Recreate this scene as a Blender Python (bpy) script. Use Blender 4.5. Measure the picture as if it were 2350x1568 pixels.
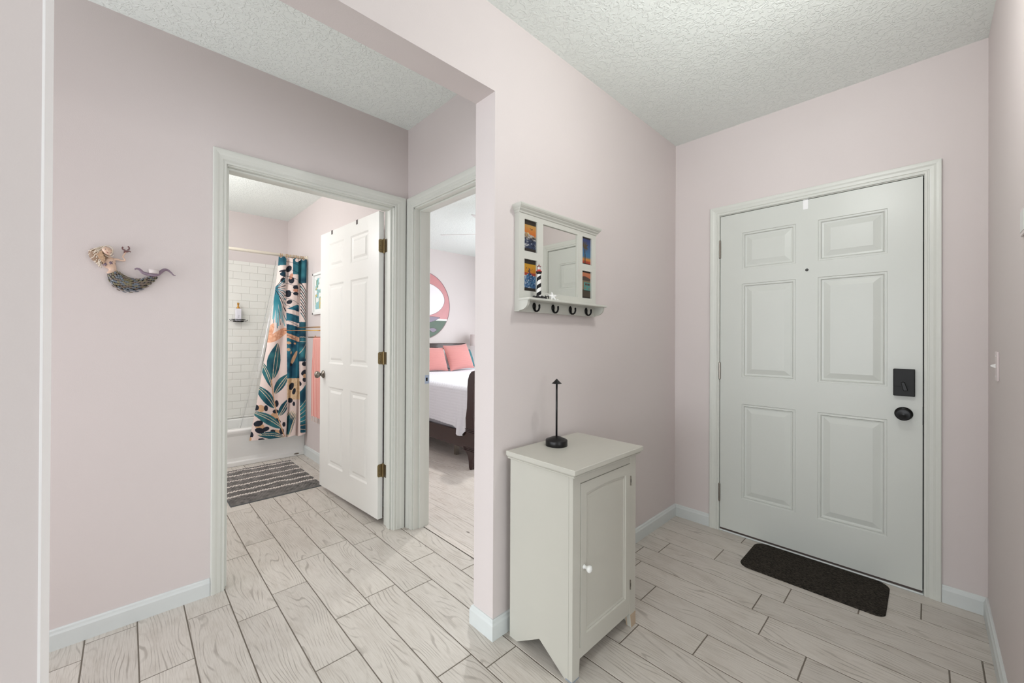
import bpy, math, random
import numpy as np
from mathutils import Vector, Matrix

# ------------------------------------------------------------------ start, camera, world, lights, exposure
for o in list(bpy.data.objects):
    bpy.data.objects.remove(o, do_unlink=True)
S = bpy.context.scene
C = S.collection
random.seed(7)
rng = np.random.default_rng(7)
PI = math.pi

CAM_H = 1.2396
YAW, PITCH, ROLL = map(math.radians, (47.352, 0.1732, 0.268))
F_PX, CX, CY, IW, IH = 916.046, 1135.289, 776.621, 2350.0, 1568.0
cam = bpy.data.cameras.new('camera')
cam.sensor_fit = 'HORIZONTAL'
cam.sensor_width = 36.0
cam.lens = F_PX / IW * 36.0
cam.shift_x = (IW / 2 - CX) / IW
cam.shift_y = -(IH / 2 - CY) / IW
cam.clip_start = 0.02
camo = bpy.data.objects.new('camera', cam)
C.objects.link(camo)
fw = Vector((math.cos(YAW) * math.cos(PITCH), math.sin(YAW) * math.cos(PITCH), math.sin(PITCH)))
r0 = Vector((math.sin(YAW), -math.cos(YAW), 0))
u0 = r0.cross(fw)
rr = r0 * math.cos(ROLL) + u0 * math.sin(ROLL)
uu = -r0 * math.sin(ROLL) + u0 * math.cos(ROLL)
mat3 = Matrix((rr, uu, -fw)).transposed()
camo.matrix_world = Matrix.Translation((0, 0, CAM_H)) @ mat3.to_4x4()
S.camera = camo

S.view_settings.view_transform = 'Standard'
S.view_settings.look = 'None'
S.view_settings.gamma = 1.0
S.view_settings.use_curve_mapping = False
S.view_settings.exposure = 0.07

w = bpy.data.worlds.new('world')
S.world = w
w.use_nodes = True
w.node_tree.nodes['Background'].inputs[0].default_value = (0.85, 0.92, 1.0, 1)
w.node_tree.nodes['Background'].inputs[1].default_value = 1.0


def area(name, loc, target, sx, sy, power, col=(1, 1, 1)):
    l = bpy.data.lights.new(name, 'AREA')
    l.shape = 'RECTANGLE'
    l.size, l.size_y = sx, sy
    l.energy = power
    l.color = col
    o = bpy.data.objects.new(name, l)
    C.objects.link(o)
    o.location = loc
    o.rotation_euler = (Vector(target) - Vector(loc)).to_track_quat('-Z', 'Y').to_euler()
    return o


def point(name, loc, power, rad, col=(1, 1, 1)):
    l = bpy.data.lights.new(name, 'POINT')
    l.energy = power
    l.shadow_soft_size = rad
    l.color = col
    o = bpy.data.objects.new(name, l)
    C.objects.link(o)
    o.location = loc
    return o


# daylight in the living room and bedroom windows, plus added unseen fills
DAY = (0.955, 1.0, 1.045)
area('daylight_living_west', (-5.9, -0.45, 1.3), (0, -0.45, 2.1), 3.0, 1.9, 124, DAY)
area('daylight_living_south', (-0.9, -5.85, 1.25), (-0.9, 0, 2.0), 3.4, 2.0, 80, DAY)
area('daylight_bedroom', (4.75, 3.2, 1.5), (0, 3.2, 0.4), 1.9, 1.5, 36, DAY)
area('fill_hall_end', (-1.55, 1.85, 1.15), (0, 1.85, 1.3), 0.75, 1.9, 19, DAY)  # unseen fill added to brighten the hall walls and ceiling
area('fill_bedroom_near', (3.9, 1.45, 1.5), (3.7, 4, 1.3), 1.5, 1.3, 14, DAY)  # second bedroom fill, added out of view to even out the bed
area('fill_bath', (-0.5, 4.1, 1.6), (1.0, 4.3, 1.4), 1.6, 1.2, 13, (0.98, 1.0, 1.03))  # fill light added before a solid bathroom wall, no window behind it

# ------------------------------------------------------------------ helpers


def lin(*c):
    c = [x / 255.0 for x in c]
    return tuple(x / 12.92 if x <= 0.04045 else ((x + 0.055) / 1.055) ** 2.4 for x in c)


class MB:
    def __init__(s):
        s.v, s.f, s.mi = [], [], []

    def add(s, vs, fs, mi=0):
        b = len(s.v)
        s.v += [tuple(p) for p in vs]
        s.f += [tuple(b + i for i in q) for q in fs]
        s.mi += [mi] * len(fs)
        return s

    def box(s, x0, x1, y0, y1, z0, z1, mi=0):
        x0, x1 = min(x0, x1), max(x0, x1)
        y0, y1 = min(y0, y1), max(y0, y1)
        z0, z1 = min(z0, z1), max(z0, z1)
        v = [(x0, y0, z0), (x1, y0, z0), (x1, y1, z0), (x0, y1, z0), (x0, y0, z1), (x1, y0, z1), (x1, y1, z1), (x0, y1, z1)]
        return s.add(v, [(0, 3, 2, 1), (4, 5, 6, 7), (0, 1, 5, 4), (1, 2, 6, 5), (2, 3, 7, 6), (3, 0, 4, 7)], mi)

    def prism(s, poly, fn, a, b, mi=0):
        """poly: 2-D points; fn(p, t) -> 3-D point, extruded from t=a to t=b"""
        n = len(poly)
        v = [fn(p, a) for p in poly] + [fn(p, b) for p in poly]
        f = [tuple(range(n))[::-1], tuple(range(n, 2 * n))]
        f += [(i, (i + 1) % n, n + (i + 1) % n, n + i) for i in range(n)]
        return s.add(v, f, mi)

    def grid(s, fn, nu, nv, wrap_u=False, mi=0):
        v = [fn(i / (nu if wrap_u else nu - 1), j / (nv - 1)) for j in range(nv) for i in range(nu)]
        f = []
        for j in range(nv - 1):
            for i in range(nu if wrap_u else nu - 1):
                a, b = j * nu + i, j * nu + (i + 1) % nu
                f.append((a, b, b + nu, a + nu))
        return s.add(v, f, mi)

    def lathe(s, prof, M=None, seg=24, mi=0):
        """prof: (radius, height) pairs about +Z, then placed by the matrix M"""
        M = M or Matrix.Identity(4)
        v = []
        for r, h in prof:
            for k in range(seg):
                a = 2 * PI * k / seg
                v.append(tuple(M @ Vector((r * math.cos(a), r * math.sin(a), h))))
        f = []
        for j in range(len(prof) - 1):
            for k in range(seg):
                a, b = j * seg + k, j * seg + (k + 1) % seg
                f.append((a, b, b + seg, a + seg))
        if prof[0][0] > 1e-6:
            f.append(tuple(range(seg))[::-1])
        if prof[-1][0] > 1e-6:
            n = (len(prof) - 1) * seg
            f.append(tuple(range(n, n + seg)))
        return s.add(v, f, mi)

    def tube(s, pts, rad, seg=10, closed=False, flat=None, mi=0):
        """round tube along points; rad a number or a list; flat=(axis vector, factor) squeezes the section"""
        P = [Vector(p) for p in pts]
        n = len(P)
        R = rad if isinstance(rad, (list, tuple)) else [rad] * n
        v = []
        up = None
        for i in range(n):
            if closed:
                t = P[(i + 1) % n] - P[i - 1]
            else:
                t = P[min(i + 1, n - 1)] - P[max(i - 1, 0)]
            t.normalize()
            if up is None:
                up = Vector((0, 0, 1)) if abs(t.z) < 0.9 else Vector((1, 0, 0))
            sx = t.cross(up).normalized()
            up = sx.cross(t).normalized()
            for k in range(seg):
                a = 2 * PI * k / seg
                d = (sx * math.cos(a) + up * math.sin(a)) * R[i]
                if flat:
                    ax = Vector(flat[0])
                    d = d - ax * d.dot(ax) * (1 - flat[1])
                v.append(tuple(P[i] + d))
        f = []
        for i in range(n if closed else n - 1):
            for k in range(seg):
                a, b = i * seg + k, i * seg + (k + 1) % seg
                c, d = ((i + 1) % n) * seg + (k + 1) % seg, ((i + 1) % n) * seg + k
                f.append((a, b, c, d))
        if not closed:
            f.append(tuple(range(seg))[::-1])
            f.append(tuple(range((n - 1) * seg, n * seg)))
        return s.add(v, f, mi)

    def ellipsoid(s, c, r, M=None, nu=20, nv=12, mi=0):
        M = M or Matrix.Identity(3)
        c = Vector(c)

        def fn(u, v):
            a, b = 2 * PI * u, PI * (v - 0.5) * 0.998
            return tuple(c + M @ Vector((r[0] * math.cos(b) * math.cos(a), r[1] * math.cos(b) * math.sin(a), r[2] * math.sin(b))))
        return s.grid(fn, nu, nv, True, mi)


def obj(name, mb, mat, parent=None, loc=None, smooth=False, bevel=0.0, colors=None, seg=1):
    """link one mesh object; vertices are given in world space and stored about the thing's own origin"""
    if loc is None:
        loc = tuple(parent.get('_o', (0, 0, 0))) if parent is not None else (0, 0, 0)
    L = np.array(loc, dtype=float)
    me = bpy.data.meshes.new(name)
    me.from_pydata((np.array(mb.v, dtype=float) - L).tolist(), [], mb.f)
    mats = mat if isinstance(mat, (list, tuple)) else [mat]
    for m in mats:
        me.materials.append(m)
    if len(mats) > 1:
        me.polygons.foreach_set('material_index', mb.mi)
    if smooth:
        me.polygons.foreach_set('use_smooth', [True] * len(me.polygons))
    if colors is not None:
        at = me.color_attributes.new('print', 'FLOAT_COLOR', 'POINT')
        cc = np.ones((len(mb.v), 4), dtype=np.float32)
        s_ = np.clip(np.asarray(colors, dtype=float), 0, 1)
        cc[:, :3] = np.where(s_ <= 0.04045, s_ / 12.92, ((s_ + 0.055) / 1.055) ** 2.4)
        at.data.foreach_set('color', cc.ravel())
    me.update()
    o = bpy.data.objects.new(name, me)
    C.objects.link(o)
    if bevel > 0:
        b = o.modifiers.new('edge', 'BEVEL')
        b.width = bevel
        b.segments = seg
        b.limit_method = 'ANGLE'
        b.angle_limit = math.radians(40)
    if parent is not None:
        o.parent = parent
    else:
        o.location = loc
    o['_o'] = [float(x) for x in loc]
    return o


def tag(o, label, cat=None, group=None, kind=None):
    o['label'] = label
    if cat:
        o['category'] = cat
    if group:
        o['group'] = group
    if kind:
        o['kind'] = kind
    return o


def thing(name, label, cat, loc, group=None, kind=None):
    o = bpy.data.objects.new(name, None)
    o.empty_display_size = 0.05
    C.objects.link(o)
    o.location = loc
    o['_o'] = [float(x) for x in loc]
    return tag(o, label, cat, group, kind)


def struct(name, mb, mat, label, smooth=False, bevel=0.0, cat=None, loc=(0, 0, 0)):
    return tag(obj(name, mb, mat, None, loc, smooth, bevel), label, cat, None, 'structure')


# ------------------------------------------------------------------ materials


def nt(name):
    m = bpy.data.materials.new(name)
    m.use_nodes = True
    return m, m.node_tree, m.node_tree.nodes['Principled BSDF']


def nn(t, typ, **kw):
    n = t.nodes.new(typ)
    for k, v in kw.items():
        setattr(n, k, v)
    return n


def sock(t, a, b):
    t.links.new(a, b)


def plain(name, rgb, rough=0.5, metal=0.0, spec=0.5, vary=0.0, vscale=30.0, bump=0.0, bscale=200.0, coord='Object', coat=0.0):
    m, t, b = nt(name)
    b.inputs['Base Color'].default_value = (*lin(*rgb), 1)
    b.inputs['Roughness'].default_value = rough
    b.inputs['Metallic'].default_value = metal
    b.inputs['Specular IOR Level'].default_value = spec
    b.inputs['Coat Weight'].default_value = coat
    tc = nn(t, 'ShaderNodeTexCoord')
    n = nn(t, 'ShaderNodeTexNoise')
    n.inputs['Scale'].default_value = vscale
    n.inputs['Detail'].default_value = 3
    sock(t, tc.outputs[coord], n.inputs['Vector'])
    hsv = nn(t, 'ShaderNodeHueSaturation')
    hsv.inputs['Color'].default_value = (*lin(*rgb), 1)
    mr = nn(t, 'ShaderNodeMapRange')
    mr.inputs[3].default_value = 1 - vary
    mr.inputs[4].default_value = 1 + vary
    sock(t, n.outputs['Fac'], mr.inputs[0])
    sock(t, mr.outputs[0], hsv.inputs['Value'])
    sock(t, hsv.outputs[0], b.inputs['Base Color'])
    if bump > 0:
        n2 = nn(t, 'ShaderNodeTexNoise')
        n2.inputs['Scale'].default_value = bscale
        n2.inputs['Detail'].default_value = 2
        sock(t, tc.outputs[coord], n2.inputs['Vector'])
        bp = nn(t, 'ShaderNodeBump')
        bp.inputs['Strength'].default_value = bump
        bp.inputs['Distance'].default_value = 0.002
        sock(t, n2.outputs['Fac'], bp.inputs['Height'])
        sock(t, bp.outputs[0], b.inputs['Normal'])
    return m


def printed(name, rough=0.7, bump=0.0, bscale=600.0):
    m, t, b = nt(name)
    a = nn(t, 'ShaderNodeVertexColor', layer_name='print')
    sock(t, a.outputs['Color'], b.inputs['Base Color'])
    b.inputs['Roughness'].default_value = rough
    b.inputs['Specular IOR Level'].default_value = 0.2
    if bump:
        tc = nn(t, 'ShaderNodeTexCoord')
        n = nn(t, 'ShaderNodeTexNoise')
        n.inputs['Scale'].default_value = bscale
        sock(t, tc.outputs['Object'], n.inputs['Vector'])
        bp = nn(t, 'ShaderNodeBump')
        bp.inputs['Strength'].default_value = bump
        bp.inputs['Distance'].default_value = 0.002
        sock(t, n.outputs['Fac'], bp.inputs['Height'])
        sock(t, bp.outputs[0], b.inputs['Normal'])
    return m


def ceiling_mat():
    m, t, b = nt('knockdown_ceiling')
    b.inputs['Base Color'].default_value = (*lin(243, 249, 245), 1)
    b.inputs['Roughness'].default_value = 0.75
    tc = nn(t, 'ShaderNodeTexCoord')
    n = nn(t, 'ShaderNodeTexNoise')
    n.inputs['Scale'].default_value = 42
    n.inputs['Detail'].default_value = 2.5
    n.inputs['Distortion'].default_value = 1.2
    sock(t, tc.outputs['Object'], n.inputs['Vector'])
    cr = nn(t, 'ShaderNodeMapRange', interpolation_type='SMOOTHSTEP')
    cr.inputs[1].default_value = 0.47
    cr.inputs[2].default_value = 0.58
    sock(t, n.outputs['Fac'], cr.inputs[0])
    bp = nn(t, 'ShaderNodeBump')
    bp.inputs['Strength'].default_value = 0.55
    bp.inputs['Distance'].default_value = 0.004
    sock(t, cr.outputs[0], bp.inputs['Height'])
    sock(t, bp.outputs[0], b.inputs['Normal'])
    return m


def wood_floor(name, light, dark, line, kx=58.0, amp=15.0, nx=8.0, ny=1.7, rough=0.42, linew=0.9, knots=0.0):
    """wood-look face: contour lines of a stretched noise give the cathedral grain; every piece takes its own cut"""
    m, t, b = nt(name)
    tc = nn(t, 'ShaderNodeTexCoord')
    oi = nn(t, 'ShaderNodeObjectInfo')
    mul = nn(t, 'ShaderNodeMath', operation='MULTIPLY')
    mul.inputs[1].default_value = 57.0
    sock(t, oi.outputs['Random'], mul.inputs[0])
    cmb = nn(t, 'ShaderNodeCombineXYZ')
    sock(t, mul.outputs[0], cmb.inputs[0])
    sock(t, mul.outputs[0], cmb.inputs[1])
    add = nn(t, 'ShaderNodeVectorMath', operation='ADD')
    sock(t, tc.outputs['Object'], add.inputs[0])
    sock(t, cmb.outputs[0], add.inputs[1])

    def noise(sx, sy, scale, detail, rough_=0.5, dist=0.0):
        mp = nn(t, 'ShaderNodeMapping')
        mp.inputs['Scale'].default_value = (sx, sy, 1)
        sock(t, add.outputs[0], mp.inputs[0])
        n = nn(t, 'ShaderNodeTexNoise')
        n.inputs['Scale'].default_value = scale
        n.inputs['Detail'].default_value = detail
        n.inputs['Roughness'].default_value = rough_
        n.inputs['Distortion'].default_value = dist
        sock(t, mp.outputs[0], n.inputs['Vector'])
        return n.outputs['Fac']

    def math_(op, a, b_=None, c=None):
        n = nn(t, 'ShaderNodeMath', operation=op)
        for i, x in enumerate((a, b_, c)):
            if x is None:
                continue
            if isinstance(x, (int, float)):
                n.inputs[i].default_value = x
            else:
                sock(t, x, n.inputs[i])
        return n.outputs[0]

    def rangemap(x, a, b_, c, d):
        n = nn(t, 'ShaderNodeMapRange', interpolation_type='SMOOTHSTEP')
        for i, q in enumerate((a, b_, c, d)):
            n.inputs[i + 1].default_value = q
        sock(t, x, n.inputs[0])
        return n.outputs[0]

    big = noise(nx, ny, 1.0, 1.0, 0.4)
    wob = noise(60, 14, 1.0, 2.0)
    sep = nn(t, 'ShaderNodeSeparateXYZ')
    sock(t, add.outputs[0], sep.inputs[0])
    h = math_('ADD', math_('MULTIPLY', big, amp * 6.28), math_('MULTIPLY', wob, 1.6))
    h = math_('ADD', h, math_('MULTIPLY', sep.outputs[0], kx))
    s = math_('SINE', h)
    lines = rangemap(s, linew * 0.55, 1.0, 0.0, 1.0)
    fade = rangemap(noise(13, 7, 1.0, 3.0), 0.40, 0.66, 0.12, 1.0)
    lines = math_('MULTIPLY', lines, fade)
    fine = noise(330, 11, 1.0, 3.0, 0.65)
    blot = noise(14, 5, 1.0, 4.0, 0.6)
    cr = nn(t, 'ShaderNodeMix', data_type='RGBA')
    cr.inputs['A'].default_value = (*lin(*light), 1)
    cr.inputs['B'].default_value = (*lin(*dark), 1)
    f1 = math_('ADD', rangemap(fine, 0.42, 0.72, 0.0, 0.75), rangemap(blot, 0.45, 0.75, 0.0, 0.55))
    sock(t, f1, cr.inputs['Factor'])
    c2 = nn(t, 'ShaderNodeMix', data_type='RGBA')
    sock(t, cr.outputs['Result'], c2.inputs['A'])
    c2.inputs['B'].default_value = (*lin(*line), 1)
    sock(t, math_('MULTIPLY', lines, 0.6), c2.inputs['Factor'])
    out = c2.outputs['Result']
    if knots > 0:
        mp = nn(t, 'ShaderNodeMapping')
        mp.inputs['Scale'].default_value = (7.0, 3.2, 1)
        sock(t, add.outputs[0], mp.inputs[0])
        vo = nn(t, 'ShaderNodeTexVoronoi')
        vo.inputs['Scale'].default_value = 1.0
        sock(t, mp.outputs[0], vo.inputs['Vector'])
        c3 = nn(t, 'ShaderNodeMix', data_type='RGBA')
        sock(t, out, c3.inputs['A'])
        c3.inputs['B'].default_value = (*lin(110, 98, 88), 1)
        sock(t, rangemap(vo.outputs['Distance'], 0.03, 0.075, knots, 0.0), c3.inputs['Factor'])
        out = c3.outputs['Result']
    hsv = nn(t, 'ShaderNodeHueSaturation')
    sock(t, out, hsv.inputs['Color'])
    sock(t, math_('ADD', math_('MULTIPLY', oi.outputs['Random'], 0.10), 0.95), hsv.inputs['Value'])
    sock(t, hsv.outputs[0], b.inputs['Base Color'])
    b.inputs['Roughness'].default_value = rough
    bp = nn(t, 'ShaderNodeBump')
    bp.inputs['Strength'].default_value = 0.25
    bp.inputs['Distance'].default_value = 0.0008
    sock(t, math_('SUBTRACT', 1.0, lines), bp.inputs['Height'])
    sock(t, bp.outputs[0], b.inputs['Normal'])
    return m


M = {}
M['pink'] = plain('pink_wall_paint', (221, 212, 210), 0.6, vary=0.012, vscale=2.5, bump=0.12, bscale=260)
M['ceil'] = ceiling_mat()
M['trim'] = plain('white_trim_paint', (219, 221, 214), 0.35, vary=0.015, vscale=14, bump=0.04, bscale=90)
M['base'] = plain('white_baseboard_paint', (219, 224, 223), 0.4, vary=0.03, vscale=18, bump=0.04, bscale=90)
M['edge_white'] = plain('bright_white_corner', (250, 248, 248), 0.5)
M['doorp'] = plain('white_door_paint', (213, 216, 210), 0.33, vary=0.01, vscale=9, bump=0.10, bscale=240)
M['bdoor'] = plain('white_bath_door_paint', (240, 240, 236), 0.3, vary=0.008, vscale=9)
M['cab'] = plain('cream_cabinet_paint', (202, 200, 190), 0.38, vary=0.012, vscale=12)
M['shelf'] = plain('white_shelf_paint', (208, 208, 200), 0.35, vary=0.01, vscale=20)
M['grout'] = plain('grey_brown_grout', (120, 112, 102), 0.9, vary=0.1, vscale=60)
M['tile'] = wood_floor('wood_look_tile', (213, 207, 199), (190, 182, 172), (140, 131, 121), kx=330.0, amp=11.0, nx=9.0, ny=1.9, linew=1.05)
M['plank'] = wood_floor('pale_oak_plank', (226, 219, 212), (200, 189, 179), (170, 158, 147), kx=300.0, nx=7.0, ny=0.8, amp=6.0, knots=0.85, rough=0.5)
M['black'] = plain('matt_black_metal', (22, 21, 22), 0.35, metal=0.3)
M['blacksat'] = plain('black_bronze', (18, 18, 18), 0.28, metal=0.6)
M['lock'] = plain('dark_lock_plate', (24, 24, 25), 0.45, spec=0.3, vary=0.08, vscale=30)
M['steel'] = plain('brushed_steel', (205, 205, 205), 0.28, metal=1.0)
M['nickel'] = plain('antique_nickel', (140, 134, 126), 0.3, metal=1.0, vary=0.1, vscale=40)
M['brass'] = plain('aged_brass', (150, 132, 98), 0.35, metal=1.0, vary=0.15, vscale=60)
M['gold'] = plain('satin_gold', (200, 150, 78), 0.28, metal=1.0)
M['cream'] = plain('cream_rod_enamel', (246, 238, 222), 0.35)
M['porcelain'] = plain('white_porcelain', (243, 243, 240), 0.15, coat=0.4)
M['subway'] = plain('white_subway_glaze', (238, 237, 231), 0.12, vary=0.012, vscale=12)
M['wgrout'] = plain('pale_tile_grout', (231, 227, 219), 0.8)
M['mat'] = plain('dark_carpet_mat', (40, 37, 34), 0.95, spec=0.1, vary=0.6, vscale=420, bump=0.8, bscale=500)
M['mirror'] = plain('mirror_silver', (232, 232, 228), 0.02, metal=1.0)
M['bedwood'] = plain('dark_mahogany', (52, 28, 26), 0.25, vary=0.2, vscale=14, coat=0.3)
M['print'] = printed('printed_surface', 0.5)
M['cloth'] = printed('printed_curtain_cloth', 0.75, 0.12, 900)
M['weave'] = printed('woven_rug', 0.95, 0.5, 700)
M['white'] = plain('white_matt', (240, 240, 238), 0.6)
M['dark_slot'] = plain('dark_gap', (14, 13, 13), 0.9)
M['brown'] = plain('brown_hook_vinyl', (70, 58, 54), 0.5)

# ------------------------------------------------------------------ measured plan (metres)
YM, YMB = 1.2196, 1.343          # entry wall with the wide opening: front face, back face
XJ, XL, ZO = 1.1195, -0.1297, 2.272   # opening: far jamb, near jamb, header height
XD = 2.87                        # front door wall
YR = -0.1847                     # wall on the far side of the entry
YH, YHB = 2.3525, 2.468          # hall wall with the bath door
XB, XBB = 1.3741, 1.487          # hall end wall with the bedroom door
ZC, ZH = 2.6222, 2.6335
BT, BH = 0.0135, 0.081
XBATH = 1.412                    # bath wall carrying towel rack and picture
YTILE = 5.2                      # tiled wall behind the tub
YBED = 5.17                      # bedroom wall behind the bed


def wall_along_x(x0, x1, y0, y1, z1, holes=()):
    m = MB()
    x = x0
    for a, b, zt in sorted(holes):
        m.box(x, a, y0, y1, 0, z1)
        m.box(a, b, y0, y1, zt, z1)
        x = b
    return m.box(x, x1, y0, y1, 0, z1)


def wall_along_y(y0, y1, x0, x1, z1, holes=()):
    m = MB()
    y = y0
    for a, b, zt in sorted(holes):
        m.box(x0, x1, y, a, 0, z1)
        m.box(x0, x1, a, b, zt, z1)
        y = b
    return m.box(x0, x1, y, y1, 0, z1)


# ------------------------------------------------------------------ shell
struct('wall_left', wall_along_x(-6.15, XD, YM, YMB, 2.66, [(XL, XJ, ZO)]), M['pink'], 'pale pink entry wall with the wide opening and the mirror shelf')
struct('wall_front', wall_along_y(YR - 0.1, YM, XD, XD + 0.12, 2.66, [(0.0174 - 0.022, 0.9244 + 0.022, 2.0503 + 0.022)]), M['pink'], 'pale pink wall around the front door')
struct('wall_right', MB().box(1.05, XD, YR - 0.1, YR, 0, 2.66), M['pink'], 'pale pink wall with the light switch')
struct('wall_hall', wall_along_x(-1.6, XB, YH, YHB, 2.68, [(0.340, 1.288, 2.118)]), M['pink'], 'pink hall wall with the mermaid and bathroom doorway')
struct('wall_hall_end', wall_along_y(YMB, YHB, XB, XBB, 2.68, [(1.43, 2.28, 2.113)]), M['pink'], 'pink hall end wall with the bedroom doorway')
struct('wall_hall_far', wall_along_y(YMB, YHB, -1.7, -1.6, 2.68, [(1.45, 2.25, 2.13)]), M['pink'], 'pink wall closing the hall')
struct('wall_bath_side', MB().box(XBATH, XBB, YHB, YTILE + 0.1, 0, 2.68), M['pink'], 'pink bathroom wall with towel rack')
struct('wall_bath_back', MB().box(-0.7, XBATH, YTILE, YTILE + 0.1, 0, 2.68), M['pink'], 'bathroom wall behind the tub, tiled to above head height')
struct('wall_bath_far', MB().box(-0.7, -0.6, YHB, YTILE, 0, 2.68), M['pink'], 'pink bathroom wall opposite the towel rack')
struct('wall_bedroom_back', MB().box(XBB, 5.0, YBED, YBED + 0.1, 0, 2.68), M['pink'], 'pale bedroom wall behind the bed')
wb = wall_along_y(YMB, YBED, 4.9, 5.0, 0.75)
wb.box(4.9, 5.0, YMB, 2.2, 0.75, 2.68).box(4.9, 5.0, 4.2, YBED, 0.75, 2.68).box(4.9, 5.0, 2.2, 4.2, 2.3, 2.68)
struct('wall_bedroom_side', wb, M['pink'], 'bedroom wall with the window')
struct('wall_bedroom_near', MB().box(XD, 3.1, YM, YMB, 0, 2.68).box(4.7, 5.0, YM, YMB, 0, 2.68).box(3.1, 4.7, YM, YMB, 0, 0.8).box(3.1, 4.7, YM, YMB, 2.2, 2.68), M['pink'], 'bedroom wall shared with the entry')
# living room around the camera
wl = MB().box(-6.15, -6.05, -6.0, YM, 0, 0.25).box(-6.15, -6.05, -6.0, YM, 2.3, 2.66)
wl.box(-6.15, -6.05, -6.0, -2.0, 0.25, 2.3).box(-6.15, -6.05, 1.1, YM, 0.25, 2.3)
struct('wall_living_west', wl, M['pink'], 'living room wall with the wide window')
ws = MB().box(-6.15, 1.15, -6.1, -6.0, 0, 0.2).box(-6.15, 1.15, -6.1, -6.0, 2.3, 2.66)
ws.box(-6.15, -2.65, -6.1, -6.0, 0.2, 2.3).box(0.85, 1.15, -6.1, -6.0, 0.2, 2.3)
struct('wall_living_south', ws, M['pink'], 'living room wall with the second window')
struct('wall_living_east', MB().box(1.05, 1.15, -6.0, YR - 0.1, 0, 2.66), M['pink'], 'living room wall beside the entry')


def window_frame(name, fn, a0, a1, z0, z1, label):
    m = MB()
    t = 0.045
    for p, q, r, s in ((a0, a1, z0, z0 + t), (a0, a1, z1 - t, z1), (a0, a0 + t, z0, z1), (a1 - t, a1, z0, z1), ((a0 + a1) / 2 - t / 2, (a0 + a1) / 2 + t / 2, z0, z1), (a0, a1, (z0 + z1) / 2 - t / 2, (z0 + z1) / 2 + t / 2)):
        m.prism([(p, r), (q, r), (q, s), (p, s)], fn, 0.0, 0.04)
    struct(name, m, M['trim'], label)


window_frame('window_1', lambda p, t: (-6.12 + t, p[0], p[1]), -2.0, 1.1, 0.25, 2.3, 'white framed living room window')
window_frame('window_2', lambda p, t: (p[0], -6.07 + t, p[1]), -2.65, 0.85, 0.2, 2.3, 'white framed second living room window')
window_frame('window_3', lambda p, t: (4.93 + t, p[0], p[1]), 2.2, 4.2, 0.75, 2.3, 'white framed bedroom window')

window_frame('added_window_5', lambda p, t: (-1.67 + t, p[0], p[1]), 1.45, 2.25, 0.0, 2.13, 'added unseen white frame around the hall fill light')  # opening and frame added to house the hall fill
window_frame('added_window_4', lambda p, t: (p[0], YM + 0.02 + t, p[1]), 3.1, 4.7, 0.8, 2.2, 'added unseen white frame around the second bedroom fill light')  # unseen opening added to house the second bedroom fill

struct('ceiling', MB().box(-6.15, XD + 0.12, -6.1, YM, ZC, ZC + 0.1), M['ceil'], 'white knockdown textured ceiling over the entry')
struct('ceiling_hall', MB().box(-1.7, XB, YMB, YH, ZH, ZH + 0.1), M['ceil'], 'white knockdown textured ceiling over the hall')
struct('ceiling_bath', MB().box(-0.7, XBATH, YHB, YTILE, 2.645, 2.745), M['ceil'], 'white textured bathroom ceiling')
struct('ceiling_bedroom', MB().box(XBB, 4.9, YMB, YBED, 2.63, 2.73), M['ceil'], 'white textured bedroom ceiling')

# bright white strip laid over the end of the near jamb
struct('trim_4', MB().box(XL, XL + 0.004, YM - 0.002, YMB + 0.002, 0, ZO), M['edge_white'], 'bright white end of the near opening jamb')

# floor with its wood-look tiles
floor = struct('floor', MB().box(-6.15, XB + 0.072, -6.1, YTILE, -0.08, -0.0016).box(XB + 0.072, XD + 0.12, -6.1, YM + 0.06, -0.08, -0.0016), M['grout'], 'wood-look tile floor with dark grout in the entry, hall and bathroom')
PX, TL_, GR = 0.1607, 0.6055, 0.0046
JOINT = {-8: 2.308, -7: 1.925, -6: 2.205, -5: 2.04, -4: 2.149, -3: 2.376, -2: 1.823, -1: 1.734, 0: 1.945, 1: 1.695, 2: 0.853, 3: 0.628,
         4: 0.928, 5: 0.484, 6: 0.55, 7: 0.462, 8: 0.82, 9: 0.02, 10: 0.775}


def tile_mesh(w_, l_, name='tile', mat=None, ch=0.0012, th=0.008):
    m = MB()
    a, b = w_ / 2, l_ / 2
    v = [(-a, -b, -th), (a, -b, -th), (a, b, -th), (-a, b, -th), (-a, -b, -ch), (a, -b, -ch), (a, b, -ch), (-a, b, -ch),
         (-a + ch, -b + ch, 0), (a - ch, -b + ch, 0), (a - ch, b - ch, 0), (-a + ch, b - ch, 0)]
    f = [(0, 1, 5, 4), (1, 2, 6, 5), (2, 3, 7, 6), (3, 0, 4, 7), (4, 5, 9, 8), (5, 6, 10, 9), (6, 7, 11, 10), (7, 4, 8, 11), (8, 9, 10, 11)]
    me = bpy.data.meshes.new(name)
    me.from_pydata(v, [], f)
    me.materials.append(mat)
    return me


_tm = {}


def lay(name, parent, x0, x1, y0, y1, mat):
    w_, l_ = round(x1 - x0, 4), round(y1 - y0, 4)
    if w_ < 0.012 or l_ < 0.012:
        return
    if (name, w_, l_) not in _tm:
        _tm[(name, w_, l_)] = tile_mesh(w_, l_, name, mat)
    o = bpy.data.objects.new(name, _tm[(name, w_, l_)])
    C.objects.link(o)
    o.location = ((x0 + x1) / 2, (y0 + y1) / 2, 0)
    o.parent = parent


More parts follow.
